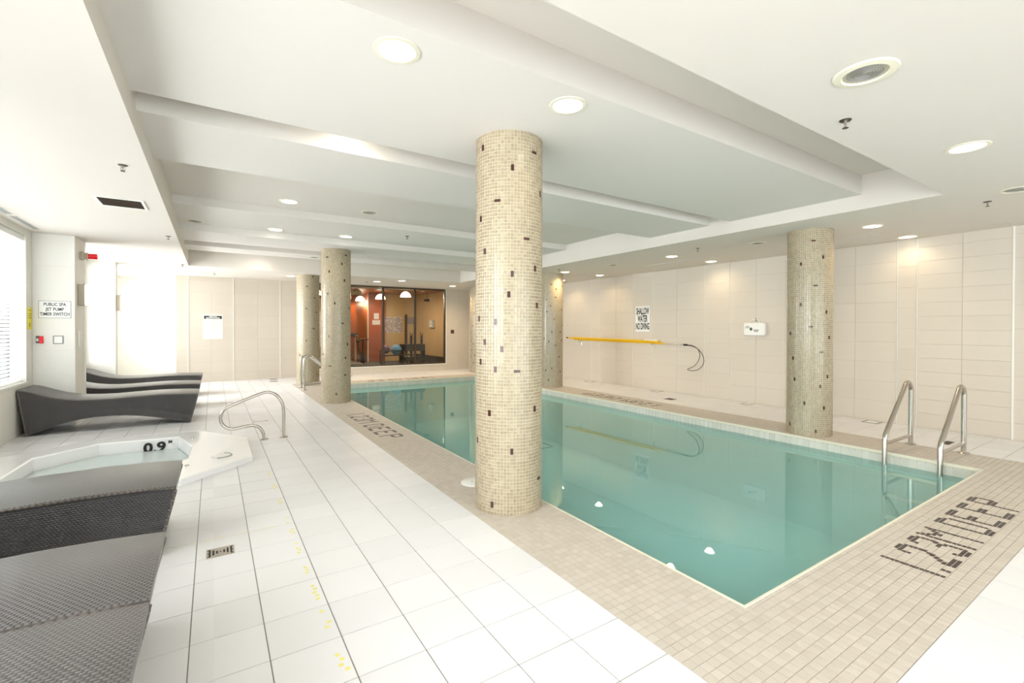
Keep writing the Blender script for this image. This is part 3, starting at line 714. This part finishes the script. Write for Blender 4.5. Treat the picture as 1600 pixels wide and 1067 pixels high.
column(7.52, 13.7, SOF, 'F', 'round mosaic column showing as a sliver left of the nearest column')
random.seed(11)
# ---------------------------------------------------------------- downlights
def downlight(x, y, z, lit, label, spot=1.0):
    warm = (1, .76, .46) if x > 4 else (1, .88, .70)
    t = thing('downlight', label, 'ceiling light', (x, y, z), 'recessed round downlights')
    MB().lathe([(.100, -.001), (.104, -.007), (.128, -.005), (.131, 0)], 40, cap=False).build('trim_ring', M['cream'], t, smooth=True)
    if lit:
        MB().lathe([(.101, -.001), (.09, -.004), (.001, -.005)], 40, cap=False).build('lens', M['lens'], t, smooth=True)
        l = bpy.data.lights.new('downlight_lamp', 'SPOT'); l.energy = DL_W*spot; l.color = warm; l.spot_size = 2.7; l.spot_blend = .8; l.shadow_soft_size = .07
        o = bpy.data.objects.new('downlight_lamp', l); C.objects.link(o); o.parent = t; o.location = (0, 0, -.02)
    else:
        MB().lathe([(.102, -.003), (.085, -.0015), (.001, -.0025)], 40, cap=False).build('lens', M['offlens'], t, smooth=True)
        for k in range(1, 6): MB().lathe([(.015*k, -.004), (.015*k+.002, -.006), (.015*k+.004, -.004)], 32, cap=False).build('lens_ring', M['grey'], t, smooth=True)
DLS = [(.866, 2.531, BZ, 1, 'bright downlight in the near ceiling beam, left of the nearest column'),
 (2.075, 2.498, BZ, 1, 'bright downlight in the near ceiling beam, just above right of the nearest column'),
 (4.808, 1.071, SOF, 1, 'bright downlight in the near soffit at the upper right'),
 (6.665, 1.121, SOF, 0, 'unlit downlight at the extreme right edge of the soffit'),
 (7.43, 2.58, SOF, 1, 'lit downlight just right of the column by the ladder, farther from the wall'),
 (8.71, 2.588, SOF, 1, 'lit downlight against the right wall above the ladder'),
 (7.357, 5.75, SOF, 1, 'lit downlight over the right deck above the life hook, outer row'),
 (8.578, 5.74, SOF, 1, 'lit downlight washing the right wall left of the first aid box'),
 (7.375, 4.104, SOF, 0, 'unlit downlight left of the column by the ladder'),
 (7.299, 7.235, SOF, 0, 'unlit downlight in the right soffit above the no diving sign'),
 (7.237, 8.79, SOF, 1, 'lit downlight in the right soffit by the hidden right column'),
 (8.411, 8.816, SOF, 1, 'lit downlight washing the far part of the right wall'),
 (8.396, 10.369, SOF, 1, 'lit downlight at the farthest corner of the right wall'),
 (.898, 7.15, DEEP, 1, 'lit downlight in the coffer bay, middle of the room, left one'),
 (2.02, 7.15, DEEP, 0, 'unlit downlight in the coffer bay left of the nearest column'),
 (.89, 8.75, 3.14, 1, 'lit downlight in the coffer nearest the health notice side'),
 (2.03, 8.70, 3.14, 1, 'lit downlight just in front of the second column head'),
 (-.24, 8.75, 3.14, 0, 'unlit downlight close to the left edge of the coffer'),
 (1.0, 4.07, DEEP, 1, 'lit downlight hidden in the slot behind the near beam'),
 (.93, 12.2, DEEP, 1, 'lit downlight in the last coffer bay before the far wall'),
 (1.93, 11.25, 3.08, 0, 'unlit downlight in the last coffer beam beside the second column'),
 (-.2, 10.5, DEEP, 0, 'unlit downlight at the far left corner of the coffer'),
 (4.1, 13.74, SOF, 1, 'lit downlight over the gym window, left one'),
 (4.62, 13.06, SOF, 1, 'lit downlight in front of the gym window centre'),
 (6.6, 13.79, SOF, 1, 'lit downlight over the right end of the gym window'),
 (1.746, 13.55, SOF, 1, 'lit downlight left of the farthest window side column')]
for x, y, z, lit, lab in DLS:
    downlight(x, y, z, lit, lab, {8.71: .8, 7.43: 2.6, 4.808: 2.6, 7.357: 3.0, 8.578: 1.2, 8.411: 1.6, 8.396: 2.0, 7.237: 5.0, 6.6: 9.0, 4.1: 3.0, 4.62: 2.5, 2.075: .7}.get(x, 1.0))
# the big unlit open downlight with a stepped lens
t = thing('open_downlight', 'large unlit recessed downlight with ribbed lens at the upper right of the ceiling', 'ceiling light', (2.957, 1.065, SOF))
MB().lathe([(.10, -.002), (.108, -.012), (.142, -.008), (.147, 0)], 44, cap=False).build('trim_ring', M['cream'], t, smooth=True)
MB().lathe([(.102, -.004), (.08, -.0018), (.001, -.001)], 44, cap=False).build('lens', M['offlens'], t, smooth=True)
for k in range(1, 8): MB().lathe([(.011*k, -.003), (.011*k+.003, -.0055), (.011*k+.006, -.003)], 36, cap=False).build('lens_ring', M['grey'], t, smooth=True)
# ---------------------------------------------------------------- sprinklers, vents, slots
for x, y, z, lab in ((-.644, 5.115, SOF, 'sprinkler head in the left soffit in front of the air vent'), (-.568, 8.706, SOF, 'sprinkler head in the left soffit behind the air vent'),
   (-.563, 12.408, SOF, 'sprinkler head at the far left corner of the coffer'), (.028, 13.992, SOF, 'sprinkler head above the health notice'),
   (3.517, 1.376, SOF, 'sprinkler head below the large unlit downlight at the upper right'), (7.029, 1.404, SOF, 'sprinkler head at the right edge of the ceiling'),
   (6.99, 4.934, SOF, 'sprinkler head in the right soffit left of the ladder column'), (6.799, 8.493, SOF, 'sprinkler head in the right soffit by the hidden column'),
   (2.95, 8.05, 3.14, 'sprinkler head in the coffer left of the nearest column'), (3.845, 13.917, SOF, 'sprinkler head above the gym window')):
    t = thing('sprinkler_head', lab, 'sprinkler', (x, y, z), 'ceiling sprinkler heads')
    MB().lathe([(.001, -.006), (.03, -.006), (.036, 0)], 24, cap=False).build('escutcheon', M['dsteel'], t, smooth=True)
    MB().lathe([(.011, -.005), (.011, -.02), (.006, -.022), (.006, -.045)], 12).tube([(.012, 0, -.02), (.016, 0, -.035), (.004, 0, -.05)], .003, 6).tube([(-.012, 0, -.02), (-.016, 0, -.035), (-.004, 0, -.05)], .003, 6).build('body', M['steel'], t, smooth=True)
    MB().lathe([(.001, -.05), (.018, -.05), (.018, -.053), (.001, -.053)], 16, cap=False).build('deflector', M['dsteel'], t)
t = thing('air_vent', 'square brown-backed air vent in the left soffit', 'vent', (-.85, 6.67, SOF))
w, h = .185, .20; f = .03
MB().bev(-w-f, w+f, -h-f, -h, -.008, 0, .003).bev(-w-f, w+f, h, h+f, -.008, 0, .003).bev(-w-f, -w, -h, h, -.008, 0, .003).bev(w, w+f, -h, h, -.008, 0, .003).build('frame', M['white'], t)
MB().box(-w, w, -h, h, -.0015, -.0005).build('backing', M['dark'], t)
for k in range(14): MB().box(-w, w, -h+.014+k*.0285, -h+.018+k*.0285, -.006, -.0015).build('louvre', M['dark'], t)
def slot(x, a, b, w, label, m):
    t = thing('slot_diffuser', label, 'vent', (x, (a+b)/2, SOF), 'linear slot diffusers'); h = (b-a)/2
    MB().box(-w, w, -h, h, -.002, 0).build('slot', M[m], t)
    MB().bev(-w-.008, -w, -h, h, -.004, 0, .001).bev(w, w+.008, -h, h, -.004, 0, .001).build('edge_trim', M['white'], t)
slot(8.0, 5.8, 6.95, .012, 'dark linear slot diffuser above the life hook', 'dark'); slot(7.95, 8.55, 9.7, .012, 'dark linear slot diffuser at the far end of the right soffit', 'dark'); slot(8.1, 2.7, 3.9, .012, 'dark linear slot diffuser right of the ladder column', 'dark')
slot(-2.09, 8.22, 9.12, .035, 'grey slot diffuser over the window nearest the pier', 'grey'); slot(-2.09, 6.6, 8.07, .035, 'grey slot diffuser over the window at the left frame edge', 'grey')
tag(MB().bev(8.62, 8.80, 1.54, 1.70, SOF-.004, SOF, .001).build('access_panel', M['ceiling']), 'small square access panel in the right soffit near the wall', 'panel')
# ---------------------------------------------------------------- loungers
TOP = [(0, .635), (.06, .628), (.14, .598), (.24, .553), (.36, .508), (.48, .478), (.62, .457), (.78, .448), (.95, .447), (1.15, .455), (1.35, .462), (1.55, .465), (1.75, .460), (1.9, .452), (2.0, .444)]
BOT = [(.085, 0), (.20, .045), (.34, .105), (.48, .148), (.62, .178), (.78, .196), (.95, .198), (1.12, .188), (1.30, .163), (1.48, .122), (1.66, .075), (1.80, .035), (1.905, 0)]
def interp(L, x):
    for (a, b), (c, d) in zip(L, L[1:]):
        if x <= c: return b+(d-b)*(x-a)/(c-a)
    return L[-1][1]
def lounger(loc, label, width=.70):
    t = thing('sun_lounger', label, 'sun lounger', loc, 'dark wicker sun loungers')
    N = 60; th = .028
    xs = [2.0*k/N for k in range(N+1)]
    mb = MB(); sec = []
    for x in xs:
        z = interp(TOP, x)
        for y, dz in ((0, -th), (0, -.006), (.008, 0), (width/2, 0), (width-.008, 0), (width, -.006), (width, -th)): sec.append((x, y, z+dz))
    fs = [(k*7+i, k*7+i+1, (k+1)*7+i+1, (k+1)*7+i)[::-1] for k in range(N) for i in range(6)]+[(k*7+6, k*7, (k+1)*7, (k+1)*7+6)[::-1] for k in range(N)]
    fs += [tuple(range(7)), tuple(N*7+i for i in range(7))[::-1]]
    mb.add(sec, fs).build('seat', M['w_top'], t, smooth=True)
    for y0_, y1_ in ((.006, .022), (width-.022, width-.006)):
        mb = MB(); vs = []
        for k in range(N+1):
            u = k/N
            xt = 2.0*u; xb = .085+1.82*u
            zt_, zb = interp(TOP, xt)-th, interp(BOT, xb)
            xx = xt+(xb-xt)*(.04 if 1 else 0)
            vs += [(xt, y0_, zt_), (xb, y0_, zb), (xt, y1_, zt_), (xb, y1_, zb)]
        fs = []
        for k in range(N):
            a = k*4; b = a+4
            fs += [(a, a+1, b+1, b), (a+2, b+2, b+3, a+3), (a, b, b+2, a+2), (a+1, a+3, b+3, b+1)]
        fs += [(0, 2, 3, 1), (N*4, N*4+1, N*4+3, N*4+2)]
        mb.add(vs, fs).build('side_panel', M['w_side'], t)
    for xt, xb, z in ((.004, .089, .607), (1.996, 1.901, .416)):
        s = 1 if xt < 1 else -1; w = .016*s
        mb = MB(); mb.add([(xb, .022, 0), (xb+w, .022, 0), (xb+w, width-.022, 0), (xb, width-.022, 0), (xt, .022, z), (xt+w, .022, z), (xt+w, width-.022, z), (xt, width-.022, z)],
                          [(0, 3, 2, 1), (4, 5, 6, 7), (0, 1, 5, 4), (1, 2, 6, 5), (2, 3, 7, 6), (3, 0, 4, 7)])
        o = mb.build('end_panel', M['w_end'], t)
        for yy in (.012, width-.012): MB().tube([(xb, yy, .011), (xt, yy, z)], .011, 8).build('corner_binding', M['w_edge'], t, smooth=True)
    for yy in (.004, width-.004):
        pts = [(x, yy, interp(TOP, x)-.012) for x in xs[::2]]
        MB().tube(pts, .009, 6).build('top_binding', M['w_edge'], t, smooth=True)
    return t
l0 = lounger((-2.205, 8.75, 0), 'dark wicker sun lounger in front of the pier, behind the hot tub')
dup(l0, (-2.205, 10.22, 0), 'middle one of the three dark wicker loungers lined up behind the hot tub')
dup(l0, (-2.205, 12.06, 0), 'farthest dark wicker lounger, last of the row under the bay windows')
dup(l0, (-2.205, 3.71, 0), 'near dark wicker lounger in front of the hot tub with its side panel showing')
l1 = dup(l0, (-2.205, 2.215, 0), 'near dark wicker lounger at the lower left, seen from above')
dup(l0, (-2.205, 1.50, 0), 'nearest dark wicker lounger in the bottom left corner, pushed against another')
# ---------------------------------------------------------------- hot tub
spa = thing('hot_tub', 'white octagonal hot tub sunk in the deck between the wicker loungers', 'hot tub', (-.85, 6.4, 0))
def loc2(P_): return [(x+.85, y-6.4) for x, y in P_]
O, I = loc2(SPA_O), loc2(SPA_I)
n = 8; mb = MB(); H_ = .062
def ring(P_, z, k=1.0, cx=0, cy=0): return [(x*k, y*k, z) for x, y in P_]
Ob = [(x*1.0, y*1.0) for x, y in O]
rings = [[(x, y, .0005) for x, y in O], [(x, y, H_-.012) for x, y in O], [(x*.992, y*.992, H_) for x, y in O],
         [(x*1.02, y*1.02, H_-.004) for x, y in I], [(x, y, H_-.016) for x, y in I], [(x*.99, y*.99, -.45) for x, y in I], [(x*.72, y*.72, -.47) for x, y in I], [(x*.68, y*.68, -.95) for x, y in I]]
vs = [p for r in rings for p in r]; fs = []
for r in range(len(rings)-1):
    for k in range(n): fs.append((r*n+k, r*n+(k+1) % n, (r+1)*n+(k+1) % n, (r+1)*n+k))
fs.append(tuple((len(rings)-1)*n+k for k in range(n)))
mb.add(vs, fs).build('shell', M['acryl'], spa)
wz = -.085
mb = MB(); mb.add([(x*.985, y*.985, wz) for x, y in I], [tuple(range(8))]); mb.build('water_surface', M['spawater'], spa)
MB().lathe([(.07, H_-.002), (.09, H_+.002), (.09, H_+.003), (.001, H_+.004)], 30, (.85+.07, 6.02-6.4)).build('filter_lid', M['white'], spa, smooth=True)
MB().tube([(.85+.07+.105*math.cos(a), 6.02-6.4+.105*math.sin(a), H_+.003) for a in [i*PI/10 for i in range(-6, 5)]], .004, 6).build('lid_seam', M['grey'], spa)
MB().bev(.60, .64, -.65+.02, -.63+.02, H_-.003, H_+.008, .003).build('air_knob', M['steel'], spa)
MB().lathe([(.02, H_-.002), (.018, H_+.01), (.001, H_+.012)], 16, (.62, .76)).build('air_knob', M['steel'], spa)
text('depth_text', '0.9', .17, (.225, 7.37-6.4, -.05), '-y', spa, 'ink', .006, 1.1)
text('depth_text', 'M', .055, (.385, 7.34-6.4, .012), '-y', spa, 'ink', .001)
t = thing('hot_tub_handrail', 'bent steel handrail standing on the deck beside the hot tub', 'handrail', (0, 6.90, 0))
pts = smoothpath([(.797, 0, 0), (.797, 0, .20), (.795, 0, .36), (.775, 0, .47), (.71, 0, .575), (.62, 0, .62), (.53, 0, .61), (.34, 0, .54), (.18, 0, .475), (.11, 0, .43), (.078, 0, .35), (.085, 0, .27), (.135, 0, .205), (.21, 0, .18), (.33, 0, .195), (.43, 0, .20), (.505, 0, .165), (.55, 0, .09), (.563, 0, 0)], 5)
MB().tube(pts, .0195, 14).build('rail', M['steel'], t, smooth=True)
for x in (.797, .563): MB().lathe([(.052, 0), (.052, .006), (.04, .012), (.02, .014)], 26, (x, 0)).build('flange', M['steel'], t, smooth=True)
# ---------------------------------------------------------------- drains
t = thing('floor_drain', 'square steel floor drain with slotted triangles in the left deck tiles', 'drain', (.038, 3.585, 0))
MB().bev(-.078, .078, -.07, .07, 0, .003, .001).build('frame', M['steel'], t)
mb = MB()
for k in range(7):
    x = -.06+k*.02; hh = abs(x)*.85+.004
    mb.box(x-.005, x+.005, -hh, hh, .003, .0036)
mb.build('slots', M['blk'], t)
for x in (-.068, .068):
    for y in (-.05, .0, .05): MB().lathe([(.004, .003), (.004, .0045)], 8, (x, y)).build('screw', M['dsteel'], t)
for x, y, w, h, m, lab in ((.625, 8.277, .10, .02, 'grey', 'thin grey deck slot behind the hot tub handrail'), (.218, 10.68, .11, .02, 'grey', 'thin grey deck slot beside the far loungers'),
   (1.454, 14.85, .10, .07, 'dark', 'small dark drain against the far wall left of the columns'), (1.40, 14.25, .10, .07, 'dark', 'small dark drain just in front of the one at the far wall'),
   (8.80, 9.60, .11, .13, 'grey', 'small grey floor box by the right wall under the tail of the life hook'), (8.82, 7.3, .13, .11, 'grey', 'small grey floor box by the right wall under the no diving sign'),
   (8.055, 6.32, .09, .10, 'dark', 'dark square drain in the right deck near the depth marking'), (8.86, 5.1, .15, .08, 'grey', 'grey floor box by the right wall under the first aid box'),
   (8.80, 3.04, .12, .11, 'grey', 'grey floor box by the right wall right of the ladder column'), (8.02, 1.95, .13, .04, 'dark', 'narrow dark drain in the deck between the ladder rails'),
   (3.5, 14.6, .10, .06, 'dark', 'small dark drain below the gym window')):
    t = thing('deck_drain', lab, 'drain', (x, y, 0), 'small deck drains')
    MB().bev(-w, w, -h, h, 0, .004, .001).build('frame', M['dsteel' if m == 'dark' else 'grey'], t)
    MB().box(-w*.75, w*.75, -h*.7, h*.7, .004, .005).build('grate', M['dark' if m == 'dark' else 'sign'], t)
# ---------------------------------------------------------------- wall items, right
t = thing('no_diving_sign', 'white sign reading SHALLOW WATER NO DIVING on the right wall', 'sign', (XR, 7.875, 1.72))
MB().bev(-.004, 0, -.225, .225, -.315, .315, .001).build('board', M['sign'], t)
for s, z, sx, in (('SHALLOW', .185, .38), ('WATER', .0, .40), ('NO DIVING', -.19, .36)): text('lettering', s, .225, (-.005, 0, z), '-x', t, 'ink', .007, sx)
text('small_print', 'O.REG 565', .03, (-.005, 0, -.298), '-x', t, 'ink', 0, .8)
bpy.data.objects.remove(t.children[-1])
t = thing('life_hook', 'yellow reaching pole with a black wire crook hung on the right wall', 'rescue pole', (XR-.07, 8.5, 1.16))
MB().tube([(0, 2.13, .045), (0, -1.18, .012)], .024, 14).build('pole', M['yellow'], t, smooth=True)
MB().tube([(.02, 1.9, .0), (.02, -1.35, -.03)], .021, 14).build('inner_pole', M['yellow'], t, smooth=True)
MB().tube([(0, 2.13, .045), (0, 2.23, .047)], .018, 10).build('end_cap', M['blk'], t, smooth=True)
MB().tube([(0, -.75, .04), (0, -1.14, .035)], .019, 10).build('white_sleeve', M['white'], t, smooth=True)
MB().tube([(.02, -1.35, -.03), (.02, -1.90, -.042)], .017, 12).build('aluminium_end', M['steel'], t, smooth=True)
MB().tube([(.02, -1.86, -.042), (.02, -1.95, -.045)], .021, 10).build('hook_socket', M['blk'], t, smooth=True)
loop = smoothpath([(.02, -1.93, -.045), (.02, -2.15, -.09), (.01, -2.31, -.2), (0, -2.385, -.34), (0, -2.36, -.47), (0, -2.24, -.575), (0, -2.10, -.61), (0, -1.99, -.60), (0, -2.00, -.575), (0, -2.15, -.50), (.01, -2.245, -.38), (.02, -2.27, -.25), (.02, -2.22, -.13), (.02, -2.08, -.055), (.02, -1.93, -.043)], 6)
MB().tube(loop, .0065, 7).build('crook', M['blk'], t, smooth=True)
for y in (1.63, -1.0):
    MB().tube(smoothpath([(.07, y, -.02), (.0, y, -.06), (-.045, y, -.05), (-.05, y, -.01)], 4), .007, 8).tube([(.066, y, .0), (.066, y, -.16)], .012, 8).build('wall_hook', M['steel'], t, smooth=True)
t = thing('first_aid_box', 'white first aid box with a green cross on the right wall', 'first aid box', (XR, 5.01, 1.475))
MB().bev(-.10, 0, -.205, .205, -.13, .125, .018).build('case', M['white'], t)
MB().tube(smoothpath([(-.05, -.09, .12), (-.05, -.075, .17), (-.05, 0, .185), (-.05, .075, .17), (-.05, .09, .12)], 5), .008, 8).build('carry_handle', M['white'], t, smooth=True)
MB().tube([(-.01, -.02, .15), (-.055, -.02, .17), (-.06, -.02, .21)], .006, 6).build('wall_hook', M['blk'], t, smooth=True)
MB().box(-.102, -.1, .02, .08, -.012, .012).box(-.102, -.1, .038, .062, -.034, .034).build('green_cross', M['green'], t)
text('lettering', 'FIRST\nAID KIT', .026, (-.101, .12, .04), '-x', t, 'ink', .0005); text('lettering', 'PREMIERS\nSOINS', .026, (-.101, -.05, -.035), '-x', t, 'ink', .0005)
tag(MB().bev(7.13, 7.26, YF-.012, YF, 1.29, 1.42, .004).build('wall_plate', M['dark']), 'small square brown wall plate right of the gym window', 'switch plate')
# ---------------------------------------------------------------- wall items, left and far
t = thing('health_notice', 'white health regulations notice with black heading on the far left wall', 'sign', (-.005, YF, 1.50))
MB().bev(-.225, .225, -.004, 0, -.33, .33, .001).build('board', M['sign'], t)
MB().box(-.205, .205, -.0055, -.004, .215, .30).build('heading_band', M['ink'], t)
text('heading', 'HEALTH\nREGULATIONS', .048, (0, -.006, .258), '-y', t, 'sign', .0016, 1, line=.72)
mb = MB(); z = .19
for para in (2, 0, 3, 0, 1, 0, 3, 0, 1, 0, 2, 0, 1):
    if para == 0: z -= .012; continue
    for i in range(para):
        w = .19 if i < para-1 or para == 1 else .11; x = -.17
        while x < w-.02:
            d = random.uniform(.015, .045); mb.box(x, min(x+d, w), -.0052, -.004, z-.006, z); x += d+.008
        z -= .017
mb.build('body_print', M['grey'], t, kind='stuff')
for x, y, z, fy, zc, lab in ((-1.755, 9.72, 1.98, .10, 2.0, 'lit box wall light on the side of the first pier'), (-1.74, 12.93, 2.0, .09, 2.0, 'lit box wall light on the side of the second pier')):
    t = thing('wall_light', lab, 'wall light', (x, y, z), 'box wall lights on the piers')
    MB().bev(0, .075, -fy, fy, -.165, .165, .008).build('back_box', M['sbody'], t); MB().bev(.073, .125, -fy-.012, fy+.012, -.165, .165, .02).build('diffuser', M['sconce'], t)
    MB().bev(.068, .082, -fy-.016, fy+.016, -.172, .172, .004).build('bezel', M['sbody'], t)
t = thing('alarm_beacon', 'red alarm beacon on a grey fitting high on the first pier', 'beacon', (-1.755, 9.78, 2.60))
MB().bev(0, .05, -.055, .055, -.065, .065, .01).build('junction_box', M['sbody'], t)
o = MB().lathe([(.05, 0), (.05, .03), (.058, .035), (.058, .05), (.045, .055)], 20).build('collar', M['sbody'], t, smooth=True); o.rotation_euler = (0, PI/2, 0); o.location = (.045, 0, 0)
o = MB().lathe([(.042, 0), (.042, .10), (.038, .108), (.001, .11)], 20).build('red_lens', M['red'], t, smooth=True); o.rotation_euler = (0, PI/2, 0); o.location = (.1, 0, 0)
YP = 9.461
t = thing('spa_switch_sign', 'white sign reading PUBLIC SPA JET PUMP TIMER SWITCH on the first pier', 'sign', (-1.975, YP, 1.74))
MB().bev(-.178, .178, -.004, 0, -.128, .128, .0015).build('border', M['grey'], t); MB().bev(-.172, .172, -.006, -.003, -.122, .122, .001).build('board', M['sign'], t)
for s, z in (('PUBLIC SPA', .074), ('JET PUMP', .002), ('TIMER SWITCH', -.07)): text('lettering', s, .066, (0, -.0065, z), '-y', t, 'ink', .0012, .72)
t = thing('timer_switch', 'grey timer switch plate below the spa sign on the pier', 'switch plate', (-1.94, YP, 1.29))
MB().bev(-.058, .058, -.010, 0, -.062, .062, .004).build('cover_plate', M['grey'], t); MB().bev(-.045, .045, -.013, -.010, -.05, .05, .002).build('faceplate', M['white'], t)
t = thing('fire_alarm_pull', 'small red and grey alarm pull box left of the spa sign', 'alarm', (-2.13, YP, 1.295))
MB().bev(-.045, -.01, -.03, 0, -.05, .055, .004).build('grey_half', M['dsteel'], t); MB().bev(-.01, .03, -.034, 0, -.055, .05, .004).build('red_half', M['red'], t)
MB().bev(-.04, -.015, -.036, -.03, -.025, .02, .003).build('white_tab', M['white'], t)
t = thing('yellow_notice', 'narrow yellow warning notice on the wall strip beside the blind', 'sign', (XW, 9.345, 1.60))
MB().bev(0, .004, -.10, .10, -.155, .16, .001).build('board', M['ysign'], t)
mb = MB()
for z in (.12, .07, .04, .01): mb.box(.004, .005, -.07, .07, z-.004, z+.003)
mb.build('printed_lines', M['dark'], t, kind='stuff'); MB().box(.004, .005, -.012, .012, -.12, -.06).build('printed_mark', M['dark'], t)
tag(MB().bev(-1.755, -1.742, 9.62, 9.70, 1.17, 1.42, .004).build('thermometer', M['white']), 'slim white thermometer plate on the side of the first pier', 'thermometer')
